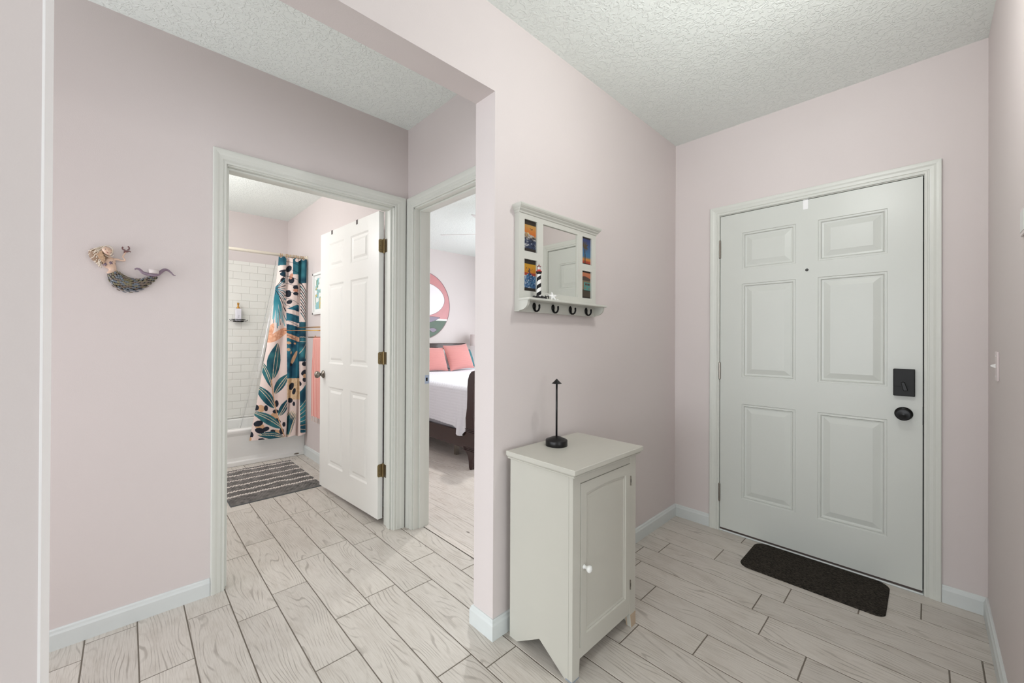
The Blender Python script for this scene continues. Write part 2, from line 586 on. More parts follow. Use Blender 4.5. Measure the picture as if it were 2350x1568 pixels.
for k in range(-12, 11):
    x0, x1 = 1.165 + PX * k + GR / 2, 1.165 + PX * (k + 1) - GR / 2
    j = JOINT.get(k, 1.9 + 0.37 * k)
    n0 = math.floor((-0.75 - j) / TL_)
    for n in range(n0, n0 + 12):
        y0, y1 = j + n * TL_ + GR / 2, j + (n + 1) * TL_ - GR / 2
        if x0 < XB + 0.07:                       # columns that run on through hall and bath
            ymax = 4.528
            xx1 = min(x1, XB + 0.071) if y1 > YM + 0.02 else x1
            if y0 > ymax:
                continue
            if y1 > YM and xx1 < x1 and y0 < YM:   # piece crossing under the entry wall
                lay('tile', floor, x0, x1, y0, min(y1, YM + 0.05), M['tile'])
                lay('tile', floor, x0, xx1, YM + 0.052, y1, M['tile'])
                continue
            lay('tile', floor, x0, xx1, max(y0, -0.9), min(y1, ymax), M['tile'])
        else:
            if y0 > YM + 0.02 or y1 < -0.5:
                continue
            lay('tile', floor, x0, min(x1, XD + 0.03), y0, min(y1, YM + 0.05), M['tile'])

bfloor = struct('floor_bedroom', MB().box(XB + 0.0765, 4.9, YMB, YBED, -0.08, -0.0012), M['grout'], 'pale oak plank floor of the bedroom')
PW = 0.2003
for k in range(18):
    x0 = 1.4975 + PW * (k - 1)
    yj = YMB - 1.2 * random.random()
    if k == 3:
        yj = 3.105 - 1.3 * 2
    while yj < YBED:
        a, b = max(x0, XB + 0.078), min(x0 + PW, 4.9)
        if b - a > 0.02 and yj + 1.3 > YMB:
            lay('plank', bfloor, a + 0.0006, b - 0.0006, max(yj, YMB) + 0.0006, min(yj + 1.3, YBED) - 0.0006, M['plank'])
        yj += 1.3


# baseboards
def baseboard(m, p0, p1, nrm, h=BH, t=BT):
    p0, p1, n = Vector(p0), Vector(p1), Vector(nrm)
    prof = [(0, 0), (t, 0), (t, h - 0.02), (t * 0.72, h - 0.012), (t * 0.6, h - 0.004), (t * 0.3, h), (0, h)]
    m.prism(prof, lambda p, s: tuple((p0 if s == 0 else p1) + n * p[0] + Vector((0, 0, p[1]))), 0, 1)
    return m


struct('baseboard_hall', baseboard(MB(), (-1.6, YH, 0), (0.3, YH, 0), (0, -1, 0)), M['base'], 'white baseboard under the mermaid figure')
def base_path(pts, nrms, h=BH, t=BT):
    prof = [(0, 0), (t, 0), (t, h - 0.02), (t * 0.72, h - 0.012), (t * 0.6, h - 0.004), (t * 0.3, h), (0, h)]
    m = MB()
    N = [Vector(n) for n in nrms]
    off = [N[0]] + [N[i] + N[i + 1] for i in range(len(N) - 1)] + [N[-1]]
    rows = [[(p[0] + o.x * d, p[1] + o.y * d, z) for d, z in prof] for p, o in zip(pts, off)]
    k = len(prof)
    v = [q for r in rows for q in r]
    f = [(i * k + a, (i + 1) * k + a, (i + 1) * k + (a + 1) % k, i * k + (a + 1) % k) for i in range(len(pts) - 1) for a in range(k)]
    f += [tuple(range(k)), tuple(range((len(pts) - 1) * k, len(pts) * k))[::-1]]
    return m.add(v, f)


m = base_path([(XD, YM), (XJ, YM), (XJ, YMB), (XB, YMB)], [(0, -1, 0), (-1, 0, 0), (0, 1, 0)])
baseboard(m, (-6.05, YM, 0), (XL, YM, 0), (0, -1, 0))
struct('baseboard_left', m, M['base'], 'white baseboard wrapping the opening jamb and entry wall')
m = MB()
baseboard(m, (XD, YM, 0), (XD, 0.985, 0), (-1, 0, 0))
baseboard(m, (XD, -0.0455, 0), (XD, YR, 0), (-1, 0, 0))
struct('baseboard_front', m, M['base'], 'white baseboard beside the front door casing')
struct('baseboard_right', baseboard(MB(), (1.05, YR, 0), (XD, YR, 0), (0, 1, 0)), M['base'], 'white baseboard under the light switch')
struct('baseboard_bath', baseboard(MB(), (XBATH, YHB, 0), (XBATH, 4.53, 0), (-1, 0, 0), 0.1), M['base'], 'white bathroom baseboard behind the open door')
m = MB()
baseboard(m, (XBB, YBED, 0), (4.9, YBED, 0), (0, -1, 0), 0.1)
struct('baseboard_bedroom', m, M['base'], 'white baseboard behind the bed')

# ------------------------------------------------------------------ door casings and jambs
PROF = [(0.0, 0.0), (0.0, 0.009), (0.003, 0.0115), (0.010, 0.0115), (0.0135, 0.0095), (0.017, 0.0095), (0.020, 0.013), (0.036, 0.0145), (0.046, 0.0175), (0.056, 0.0185), (0.064, 0.0185), (0.067, 0.016), (0.067, 0.0)]


def casing(m, fn, a0, a1, zt, prof, kl=1.0, kr=1.0):
    path = lambda d: [(a0 - d * kl, 0), (a0 - d * kl, zt + d), (a1 + d * kr, zt + d), (a1 + d * kr, 0)]
    for (d0, h0), (d1, h1) in zip(prof[:-1], prof[1:]):
        P, Q = path(d0), path(d1)
        for i in range(3):
            m.add([fn(*P[i], h0), fn(*P[i + 1], h0), fn(*Q[i + 1], h1), fn(*Q[i], h1)], [(0, 1, 2, 3)])
    return m


def scaled(prof, k, kt=1.0):
    return [(d * k, h * kt) for d, h in prof]


# bathroom doorway
HX0, HX1, HZ = 0.358, 1.276, 2.1
cas = struct('trim_1', casing(MB(), lambda a, z, h: (a, YH - h, z), HX0, HX1, HZ, PROF, 0.84, 1.11), M['trim'], 'white moulded casing around the bathroom doorway')
j = MB().box(0.340, 0.3615, YH, YHB, 0, 2.1).box(1.2695, 1.288, YH, YHB, 0, 2.1).box(0.340, 1.288, YH, YHB, 2.094, 2.118)
obj('jamb', j, M['trim'], cas)
j = MB().box(0.3615, 0.372, 2.374, 2.412, 0, 2.083).box(1.258, 1.2695, 2.374, 2.412, 0, 2.083).box(0.3615, 1.2695, 2.374, 2.412, 2.083, 2.094)
obj('door_stop', j, M['trim'], cas, bevel=0.0015)
# bath-side casing
obj('bath_casing', casing(MB(), lambda a, z, h: (a, YHB + h, z), HX0, 1.30, HZ, scaled(PROF, 1.0)), M['trim'], cas)

# bedroom doorway
BY0, BY1, BZ = 1.45, 2.271, 2.096
cas = struct('trim_2', casing(MB(), lambda a, z, h: (XB - h, a, z), BY0, BY1, BZ, scaled(PROF, 1.04)), M['trim'], 'white moulded casing around the bedroom doorway')
j = MB().box(XB, XBB, 2.263, 2.28, 0, 2.095).box(XB, XBB, 1.43, 1.458, 0, 2.095).box(XB, XBB, 1.43, 2.28, 2.088, 2.113)
obj('jamb', j, M['trim'], cas)
j = MB().box(1.412, 1.45, 2.252, 2.263, 0, 2.077).box(1.412, 1.45, 1.458, 1.469, 0, 2.077).box(1.412, 1.45, 1.458, 2.263, 2.077, 2.088)
obj('door_stop', j, M['trim'], cas, bevel=0.0015)
sp = obj('strike_plate', MB().box(1.4535, 1.4885, 2.2615, 2.2635, 0.943, 1.0).box(1.4865, 1.4885, 2.2635, 2.272, 0.943, 1.0), plain('pale_zinc', (176, 192, 214), 0.45, metal=0.25), cas)
tag(sp, 'small steel strike plate')
obj('latch_hole', MB().box(1.463, 1.476, 2.2608, 2.2618, 0.961, 0.983), M['dark_slot'], sp)
obj('bedroom_casing', casing(MB(), lambda a, z, h: (XBB + h, a, z), BY0, BY1, BZ, scaled(PROF, 0.95)), M['trim'], cas)

# front doorway
DY0, DY1, DZ0, DZ1 = 0.0174, 0.9244, 0.0198, 2.0503
cas = struct('trim_3', casing(MB(), lambda a, z, h: (XD - h, a, z), 0.0125, 0.9285, 2.058, scaled(PROF, 0.85)), M['trim'], 'white casing around the front door')
j = MB().box(XD - 0.002, XD + 0.12, DY1 + 0.0035, DY1 + 0.022, 0, 2.072).box(XD - 0.002, XD + 0.12, DY0 - 0.022, DY0 - 0.004, 0, 2.072).box(XD - 0.002, XD + 0.12, DY0 - 0.022, DY1 + 0.022, DZ1 + 0.0045, 2.0725)
obj('jamb', j, M['trim'], cas)
obj('dark_gap_sheet', MB().box(XD + 0.045, XD + 0.06, DY0 - 0.01, DY1 + 0.01, 0, 2.06), M['dark_slot'], cas)  # dark sheet across the doorway, its colour stands for shade in the gaps
obj('sill', MB().box(XD - 0.012, XD + 0.12, DY0 - 0.004, DY1 + 0.0035, 0, 0.009), M['base'], cas, bevel=0.003)


# ------------------------------------------------------------------ six-panel doors
def door_face(P, W, z0, z1, rects, th):
    """front frame with six openings, edges and back; P(u, z, d) places a point, d outwards"""
    m = MB()
    us = sorted({0, W} | {r[0] for r in rects} | {r[1] for r in rects})
    zs = sorted({z0, z1} | {r[2] for r in rects} | {r[3] for r in rects})
    for a, b in zip(us[:-1], us[1:]):
        for c, d in zip(zs[:-1], zs[1:]):
            mu, mz = (a + b) / 2, (c + d) / 2
            if any(r[0] < mu < r[1] and r[2] < mz < r[3] for r in rects):
                continue
            m.add([P(a, c, 0), P(b, c, 0), P(b, d, 0), P(a, d, 0)], [(0, 1, 2, 3)])
    for (a, c), (b, d) in (((0, z0), (W, z0)), ((W, z0), (W, z1)), ((W, z1), (0, z1)), ((0, z1), (0, z0))):
        m.add([P(a, c, 0), P(b, d, 0), P(b, d, -th), P(a, c, -th)], [(0, 1, 2, 3)])
    m.add([P(0, z0, -th), P(W, z0, -th), P(W, z1, -th), P(0, z1, -th)], [(0, 1, 2, 3)])
    return m


RINGS = [(0, 0), (0.003, -0.0035), (0.009, -0.0035), (0.013, -0.0015), (0.017, -0.0085), (0.025, -0.0095), (0.029, -0.0085), (0.054, -0.0018), (0.057, -0.0018)]


def door_panel(P, r, rings=RINGS):
    m = MB()
    rr_ = lambda i, d: [P(r[0] + i, r[2] + i, d), P(r[1] - i, r[2] + i, d), P(r[1] - i, r[3] - i, d), P(r[0] + i, r[3] - i, d)]
    for (i0, d0), (i1, d1) in zip(rings[:-1], rings[1:]):
        A, B = rr_(i0, d0), rr_(i1, d1)
        for k in range(4):
            m.add([A[k], A[(k + 1) % 4], B[(k + 1) % 4], B[k]], [(0, 1, 2, 3)])
    m.add(rr_(*rings[-1]), [(0, 1, 2, 3)])
    return m


def axis_matrix(origin, zdir, xdir=None):
    z = Vector(zdir).normalized()
    x = Vector(xdir) if xdir else (Vector((0, 0, 1)) if abs(z.z) < 0.9 else Vector((1, 0, 0)))
    x = (x - z * x.dot(z)).normalized()
    y = z.cross(x)
    return Matrix.Translation(origin) @ Matrix((x, y, z)).transposed().to_4x4()


# front door; u runs from the hinge side (far Y) towards the lock
DW = DY1 - DY0
PF = lambda u, z, d: (XD - 0.004 - d, DY1 - u, z)
rects = []
for ya, yb in ((0.8, 0.523), (0.4215, 0.141)):
    for za, zb in ((1.691, 1.923), (1.007, 1.6), (0.2385, 0.839)):
        rects.append((DY1 - ya, DY1 - yb, za, zb))
door = struct('door_1', door_face(PF, DW, DZ0, DZ1, rects, 0.04), M['doorp'], 'white six-panel front door with black lock and knob', cat='door')
for r in rects:
    obj('panel', door_panel(PF, r), M['doorp'], door)
for z0, z1 in ((1.782, 1.892), (0.989, 1.095), (0.192, 0.303)):
    h = obj('hinge', MB().lathe([(0.0035, z0 - 0.004), (0.0065, z0), (0.0065, z1), (0.0035, z1 + 0.004)], Matrix.Translation((XD - 0.008, DY1 + 0.0025, 0)), 12), M['nickel'], door, smooth=False)
    obj('hinge_leaf', MB().box(XD - 0.007, XD - 0.0045, DY1 - 0.001, DY1 + 0.011, z0, z1), M['nickel'], h)
obj('bottom_sweep', MB().box(XD - 0.003, XD + 0.03, DY0 + 0.002, DY1 - 0.002, 0.0095, DZ0 + 0.002), M['brown'], door)
pe = obj('peephole', MB().lathe([(0.0072, 0), (0.0072, 0.003), (0.0045, 0.0042), (0.004, 0.002), (0, 0.002)], axis_matrix((XD - 0.004, 0.471, 1.647), (-1, 0, 0)), 16), M['blacksat'], door, smooth=True)
obj('lens', MB().ellipsoid((XD - 0.0062, 0.4705, 1.6465), (0.0025, 0.0036, 0.0036)), M['steel'], pe, smooth=True)
m = MB()
yk, zk = 0.081, 1.0345
m.prism([(0.043, 0.967), (0.119, 0.967), (0.119, 1.102), (0.043, 1.102)], lambda p, t: (XD - 0.004 - t, p[0], p[1]), 0.0, 0.024)
lk = obj('lock_plate', m, M['lock'], door, bevel=0.003, seg=2)
tag(lk, 'dark rectangular keypad lock back plate')
m = MB()
a = math.radians(12)
ca, sa = math.cos(a), math.sin(a)
m.prism([(-0.0065, -0.023), (0.0095, -0.023), (0.0065, 0.021), (-0.0065, 0.021)], lambda p, t: (XD - 0.028 - t, 0.0808 + p[1] * sa - p[0] * ca, 1.017 + p[1] * ca + p[0] * sa), 0.0, 0.015)
obj('thumb_turn', m, M['blacksat'], lk, bevel=0.002)
obj('cover_seam', MB().box(XD - 0.0286, XD - 0.0278, 0.0445, 0.1175, 1.0145, 1.0155), M['dark_slot'], lk)
kb = obj('knob', MB().lathe([(0.033, 0), (0.0335, 0.005), (0.029, 0.01), (0.014, 0.012), (0.012, 0.03), (0.018, 0.036), (0.0265, 0.042), (0.0285, 0.052), (0.0275, 0.055), (0.0245, 0.0545), (0.008, 0.0585), (0, 0.059)], axis_matrix((XD - 0.004, 0.0825, 0.8775), (-1, 0, 0)), 32), M['blacksat'], door, smooth=True)
tag(kb, 'round black door knob')
m = MB().tube([(XD - 0.0575, 0.0825 + 0.0265 * math.cos(t), 0.8775 + 0.0265 * math.sin(t)) for t in np.linspace(0, 2 * PI, 33)[:-1]], 0.0006, 6, closed=True)
obj('knob_rim', m, M['steel'], kb)
obj('latch_edge', MB().box(XD - 0.0045, XD + 0.02, DY0 - 0.0004, DY0 + 0.0004, 0.83, 0.92), M['blacksat'], door)
m = MB().prism([(0.466, 2.0), (0.4675, 1.997), (0.488, 1.997), (0.4895, 2.0), (0.4895, 2.0535), (0.466, 2.0535)], lambda p, t: (XD - 0.004 - t, p[0], p[1]), 0.0, 0.0016)
m.box(XD - 0.0056, XD + 0.03, 0.466, 0.4895, 2.0508, 2.0522)
tag(obj('over_door_hook', m, plain('bright_white_metal', (250, 250, 250), 0.25), None, (XD - 0.005, 0.478, 2.05)), 'bright metal hanger hooked over the top of the front door', 'door hanger')

# bathroom door standing open
hp = Vector((1.232, 2.48, 0))
ang = math.radians(93.6)
ud, nd = Vector((math.cos(ang), math.sin(ang), 0)), Vector((-math.sin(ang), math.cos(ang), 0))
PB = lambda u, z, d: tuple(hp + ud * u + nd * d + Vector((0, 0, z)))
WB, BZ0, BZ1 = 0.922, 0.037, 2.094
rects = [(ua, ub, za, zb) for ua, ub in ((0.142, 0.4), (0.511, 0.768)) for za, zb in ((1.793, 1.995), (1.043, 1.672), (0.234, 0.859))]
RB = [(0, 0), (0.012, -0.006), (0.03, -0.0075), (0.046, -0.001), (0.05, -0.001)]
door2 = struct('door_2', door_face(PB, WB, BZ0, BZ1, rects, 0.035), M['bdoor'], 'white six-panel bathroom door standing open', cat='door')
for r in rects:
    obj('panel', door_panel(PB, r, RB), M['bdoor'], door2)
for side, dd, s in ((1, 0.0, 1.0), (-1, -0.035, -1.0)):
    o = Vector(PB(0.857, 0.95, dd))
    k = obj('knob', MB().lathe([(0.032, 0), (0.032, 0.004), (0.026, 0.009), (0.012, 0.012), (0.011, 0.026), (0.018, 0.032), (0.027, 0.042), (0.0285, 0.052), (0.024, 0.063), (0.012, 0.069), (0, 0.07)], axis_matrix(o, nd * s), 28), M['nickel'], door2, smooth=True)
    if side == 1:
        tag(k, 'antique nickel door knob')
for z0, z1 in ((1.819, 1.907), (1.07, 1.152), (0.317, 0.402)):
    # leaf let into the hinge edge, knuckle and jamb leaf
    m = MB()
    pts = []
    for cxx, czz, a0 in ((0.012, z1 - 0.012, 90), (0.012, z0 + 0.012, 180)):
        for t in range(5):
            aa = math.radians(a0 + t * 22.5)
            pts.append((cxx + 0.012 * math.cos(aa), czz + 0.012 * math.sin(aa)))
    pts += [(0.046, z0), (0.046, z1)]
    m.prism(pts, lambda p, t: (1.2285 + p[0] * 0.86, hp.y - 0.0008 - t, p[1]), 0, 0.002)
    h = obj('hinge', m, M['brass'], door2)
    obj('hinge_knuckle', MB().lathe([(0.004, z0 - 0.005), (0.0062, z0), (0.0062, z1), (0.003, z1 + 0.006)], Matrix.Translation((1.2655, 2.4735, 0)), 12), M['brass'], h)
    obj('jamb_leaf', MB().box(1.2672, 1.2692, 2.437, 2.47, z0, z1), M['nickel'], h)
    for px_, pz_ in ((0.012, 0.8), (0.006, 0.5), (0.012, 0.2)):
        obj('screw', MB().lathe([(0.0028, 0), (0.002, 0.001), (0, 0.001)], axis_matrix((1.233 + px_, hp.y - 0.0028, z0 + (z1 - z0) * pz_), (0, -1, 0)), 8), M['brown'], h)
for n_, u_ in enumerate((0.306, 0.712)):
    m = MB()
    a, b = u_ - 0.011, u_ + 0.011
    m.prism([(a, 2.064), (b, 2.064), (b, 2.0945), (a, 2.0945)], lambda p, t: PB(p[0], p[1], t), 0.0002, 0.0018)
    m.prism([(a, 2.0945), (b, 2.0945), (b, 2.096), (a, 2.096)], lambda p, t: PB(p[0], p[1], t), -0.036, 0.0018)
    tag(obj('over_door_clip', m, M['brown'], None, PB(u_, 2.094, 0)), ('small brown clip over the open bathroom door, the one closer to its hinges', 'small brown clip over the open bathroom door, the one closer to its knob edge')[n_], 'door clip', 'brown over-door clips')

# ------------------------------------------------------------------ cabinet in the entry
CXA, CXB, CYF, CYB, CZT = 1.184, 1.641, 0.866, 1.184, 0.777
cab = thing('cabinet', 'tall narrow cream cabinet with one panelled door beside the opening', 'cabinet', ((CXA + CXB) / 2, (CYF + CYB) / 2, 0))
m = MB()
side = [(CYB, 0), (CYB, 0.745), (CYF + 0.018, 0.745), (CYF + 0.018, 0), (CYF + 0.036, 0), (1.022, 0.077), (1.142, 0)]
for xa in (CXA, CXB - 0.016):
    o = obj('side_panel', MB().prism(side, lambda p, t: (t, p[0], p[1]), xa, xa + 0.016), M['cab'], cab)
obj('back_panel', MB().box(CXA + 0.016, CXB - 0.016, CYB - 0.008, CYB, 0.066, 0.745), M['cab'], cab)
obj('bottom_board', MB().box(CXA + 0.016, CXB - 0.016, CYF + 0.018, CYB - 0.008, 0.07, 0.084), M['cab'], cab)
for xa, xb, xt0, xt1, tan in ((CXA, 1.2305, CXA, 1.2255, 0), (1.5925, CXB, 1.605, CXB, 1)):
    m = MB().prism([(xt0, 0.0), (xt1, 0.0), (xb, 0.066), (xb, 0.745), (xa, 0.745), (xa, 0.066)], lambda p, t: (p[0], t, p[1]), CYF, CYF + 0.018)
    st = obj('stile', m, M['cab'], cab, bevel=0.001)
    if tan:
        tp = MB().box(xt0 + 0.001, xt1 + 0.0003, CYF - 0.0006, CYF + 0.02, -0.0002, 0.052)
        tag(obj('bare_foot', MB().prism([(1.6055, 0.0005), (CXB + 0.0006, 0.0005), (CXB + 0.0006, 0.058), (1.5955, 0.058)], lambda p, t: (p[0], t, p[1]), CYF - 0.0006, CYF + 0.024), plain('bare_wood', (196, 176, 152), 0.7, vary=0.06), st), 'bare unpainted wooden foot')
    else:
        obj('felt_pad', MB().box(xt0 - 0.0005, xt1, CYF - 0.0005, CYF + 0.03, 0.0, 0.005), plain('blue_grey_felt', (150, 160, 170), 0.9), st)
obj('top_rail', MB().box(1.2305, 1.5925, CYF + 0.001, CYF + 0.018, 0.7115, 0.745), M['cab'], cab)
obj('bottom_rail', MB().box(1.2305, 1.5925, CYF + 0.001, CYF + 0.018, 0.066, 0.1055), M['cab'], cab)
m = MB().box(CXA - 0.014, CXB + 0.014, CYF - 0.015, CYB + 0.004, 0.745, 0.752).box(CXA - 0.022, CXB + 0.021, CYF - 0.024, CYB + 0.006, 0.7575, CZT)
m.prism([(CXA - 0.014, CYF - 0.015), (CXB + 0.014, CYF - 0.015), (CXB + 0.014, CYB + 0.004), (CXA - 0.014, CYB + 0.004)], lambda p, t: (p[0] + (0.007 if p[0] > 1.4 else -0.007) * t, p[1] - (0.0085 * t if p[1] < 1 else -0.002 * t), 0.752 + 0.0055 * t), 0, 1)
obj('top', m, M['cab'], cab, bevel=0.002)
# panelled door with a slightly arched field
DX0, DX1, DZa, DZb = 1.2325, 1.5905, 0.1075, 0.7095
NX = 14


def arch_ring(i, arch):
    x0, x1, z0, z1 = DX0 + i, DX1 - i, DZa + i * 1.02, DZb - i * 1.02
    P = [(x0, z0), (x1, z0)]
    for k in range(NX + 1):
        t = 1 - k / NX
        P.append((x0 + (x1 - x0) * t, z1 - arch * (abs(2 * t - 1) ** 2.0)))
    return P


AR_ = 0.007
rings = [(0, 0, 0), (0.0345, 0.0, AR_), (0.038, -0.005, AR_), (0.043, -0.0035, AR_), (0.049, -0.0065, AR_), (0.052, -0.006, AR_), (0.060, -0.006, AR_), (0.0625, -0.0062, AR_)]
m = MB()
for (i0, d0, a0), (i1, d1, a1) in zip(rings[:-1], rings[1:]):
    A, B = arch_ring(i0, a0), arch_ring(i1, a1)
    n = len(A)
    va = [(p[0], CYF - 0.0015 - d0, p[1]) for p in A] + [(p[0], CYF - 0.0015 - d1, p[1]) for p in B]
    m.add(va, [(k, (k + 1) % n, n + (k + 1) % n, n + k) for k in range(n)])
B = arch_ring(rings[-1][0], rings[-1][2])
m.add([(p[0], CYF - 0.0015 - rings[-1][1], p[1]) for p in B], [tuple(range(len(B)))])
A = arch_ring(0, 0)
m.add([(p[0], CYF - 0.0015, p[1]) for p in A] + [(p[0], CYF + 0.016, p[1]) for p in A], [(k, (k + 1) % len(A), len(A) + (k + 1) % len(A), len(A) + k) for k in range(len(A))])
cd = obj('door', m, M['cab'], cab)
kn = obj('knob', MB().lathe([(0.0085, 0), (0.0085, 0.002), (0.0055, 0.006), (0.006, 0.012), (0.0115, 0.018), (0.0135, 0.024), (0.012, 0.029), (0.006, 0.0325), (0, 0.033)], axis_matrix((1.2525, CYF - 0.0015, 0.398), (0, -1, 0)), 20), M['porcelain'], cd, smooth=True)
tag(kn, 'small white porcelain knob')
for zc in (0.637, 0.192):
    h = obj('hinge', MB().lathe([(0.0028, zc - 0.02), (0.0028, zc + 0.02)], Matrix.Translation((1.5915, CYF - 0.003, 0)), 10), M['nickel'], cd)
    obj('hinge_pin', MB().box(1.5892, 1.5938, CYF - 0.0055, CYF - 0.003, zc - 0.007, zc + 0.007), M['blacksat'], h)
# ------------------------------------------------------------------ table lamp on the cabinet
LX, LY, LZ = 1.386, 1.102, CZT
lamp = thing('table_lamp', 'slim black cordless lamp with cone tip on the cream cabinet', 'lamp', (LX, LY, LZ))
TL = Matrix.Translation((LX, LY, LZ))
obj('base', MB().lathe([(0.0465, 0.0), (0.0475, 0.002), (0.0475, 0.024), (0.046, 0.0262), (0.02, 0.0375), (0.006, 0.0415), (0.0, 0.0418)], TL, 48), M['black'], lamp, smooth=True)
obj('stem', MB().lathe([(0.0042, 0.036), (0.0042, 0.277)], TL, 16), M['black'], lamp, smooth=True)
obj('shade', MB().lathe([(0.0, 0.2712), (0.02, 0.2705), (0.0222, 0.271), (0.011, 0.2815), (0.0, 0.2925)], TL, 32), M['black'], lamp)
tag(obj('switch', MB().lathe([(0.005, 0.0), (0.0045, 0.0012), (0, 0.0015)], axis_matrix((LX + 0.022, LY - 0.023, LZ + 0.0335), (0.25, -0.25, 1)), 16), M['steel'], lamp, smooth=True), 'small silver touch switch')

# ------------------------------------------------------------------ mirror shelf
FX0, FX1, FYF, FZ0, FZ1 = 1.2385, 1.8235, 1.1925, 1.362, 1.8
shelf = thing('mirror_shelf', 'white wall mirror with photo windows, ledge and four black hooks', 'wall shelf', ((FX0 + FX1) / 2, YM, FZ0))
xs = [FX0, 1.273, 1.355, 1.397, 1.662, 1.704, 1.785, FX1]
m = MB()
m.box(FX0, FX1, FYF, YM - 0.0005, 1.768, FZ1).box(FX0, FX1, FYF, YM - 0.0005, FZ0, 1.4545)
for a, b in ((0, 1), (2, 3), (4, 5), (6, 7)):
    m.box(xs[a], xs[b], FYF, YM - 0.0005, 1.4545, 1.768)
for a, b in ((1, 2), (5, 6)):
    m.box(xs[a], xs[b], FYF, YM - 0.0005, 1.594, 1.629)
m.box(FX0 + 0.005, FX1 - 0.005, YM - 0.006, YM - 0.0006, 1.44, 1.78)
obj('frame', m, M['shelf'], shelf)
CP = [(0.0, 1.789), (0.004, 1.7915), (0.006, 1.797), (0.013, 1.803), (0.0155, 1.8075), (0.0185, 1.809), (0.0235, 1.8145), (0.026, 1.8205), (0.026, 1.825), (0.0, 1.825)]
m = MB()
for (d0, z0), (d1, z1) in zip(CP[:-1], CP[1:]):
    k = 0.62
    A = [(FX0 - d0 * k, YM), (FX0 - d0 * k, FYF - d0), (FX1 + d0 * k, FYF - d0), (FX1 + d0 * k, YM)]
    B = [(FX0 - d1 * k, YM), (FX0 - d1 * k, FYF - d1), (FX1 + d1 * k, FYF - d1), (FX1 + d1 * k, YM)]
    for i in range(3):
        m.add([(*A[i], z0), (*A[i + 1], z0), (*B[i + 1], z1), (*B[i], z1)], [(0, 1, 2, 3)])
obj('cornice', m, M['shelf'], shelf)
SYF = 1.128
obj('ledge', MB().box(1.2345, 1.8305, SYF, FYF + 0.001, 1.4085, 1.4185), M['shelf'], shelf, bevel=0.002)
br = [(FYF, 1.364), (FYF - 0.004, 1.3655)]
for t in range(9):
    a = t / 8 * PI / 2
    br.append((SYF + 0.013 + 0.045 * (1 - math.sin(a)), 1.3665 + 0.034 * (1 - math.cos(a))))
br += [(SYF + 0.012, 1.4085), (FYF, 1.4085)]
for xa in (1.2385, 1.811):
    obj('bracket', MB().prism(br, lambda p, t: (t, p[0], p[1]), xa, xa + 0.0125), M['shelf'], shelf)
mir = obj('mirror', MB().box(1.395, 1.664, FYF + 0.0065, FYF + 0.009, 1.452, 1.770), M['mirror'], shelf)
for xc in (1.335, 1.4665, 1.6, 1.733):
    m = MB()
    m.ellipsoid((xc, FYF - 0.003, 1.3885), (0.0105, 0.006, 0.0165), nu=14, nv=10)
    pts = [(xc, FYF - 0.004, 1.383), (xc, FYF - 0.006, 1.372), (xc, FYF - 0.012, 1.366), (xc, FYF - 0.021, 1.3655), (xc, FYF - 0.029, 1.371), (xc, FYF - 0.033, 1.381), (xc, FYF - 0.0325, 1.390)]
    m.tube(pts, [0.006, 0.0052, 0.0044, 0.004, 0.004, 0.0043, 0.0046], 10)
    m.ellipsoid((xc, FYF - 0.0325, 1.391), (0.0047, 0.0047, 0.0052), nu=12, nv=8)
    obj('hook', m, M['blacksat'], shelf, smooth=True)


# painted prints
def ell(x, y, cx, cy, rx, ry, a=0.0):
    a = math.radians(a)
    u = (x - cx) * math.cos(a) + (y - cy) * math.sin(a)
    v = -(x - cx) * math.sin(a) + (y - cy) * math.cos(a)
    return (u / rx) ** 2 + (v / ry) ** 2 < 1


def smooth_noise(x, y, fx, fy, seed):
    r = np.random.default_rng(seed)
    G = r.random((64, 64))
    a, b = x * fx, y * fy
    i, j = np.floor(a).astype(int), np.floor(b).astype(int)
    fx_, fy_ = a - i, b - j
    fx_, fy_ = fx_ * fx_ * (3 - 2 * fx_), fy_ * fy_ * (3 - 2 * fy_)
    g = lambda p, q: G[p % 64, q % 64]
    return (g(i, j) * (1 - fx_) + g(i + 1, j) * fx_) * (1 - fy_) + (g(i, j + 1) * (1 - fx_) + g(i + 1, j + 1) * fx_) * fy_


def rgb(*c):
    return np.array(c) / 255.0


def mixc(a, b, t):
    return a + (b - a) * t[:, None]


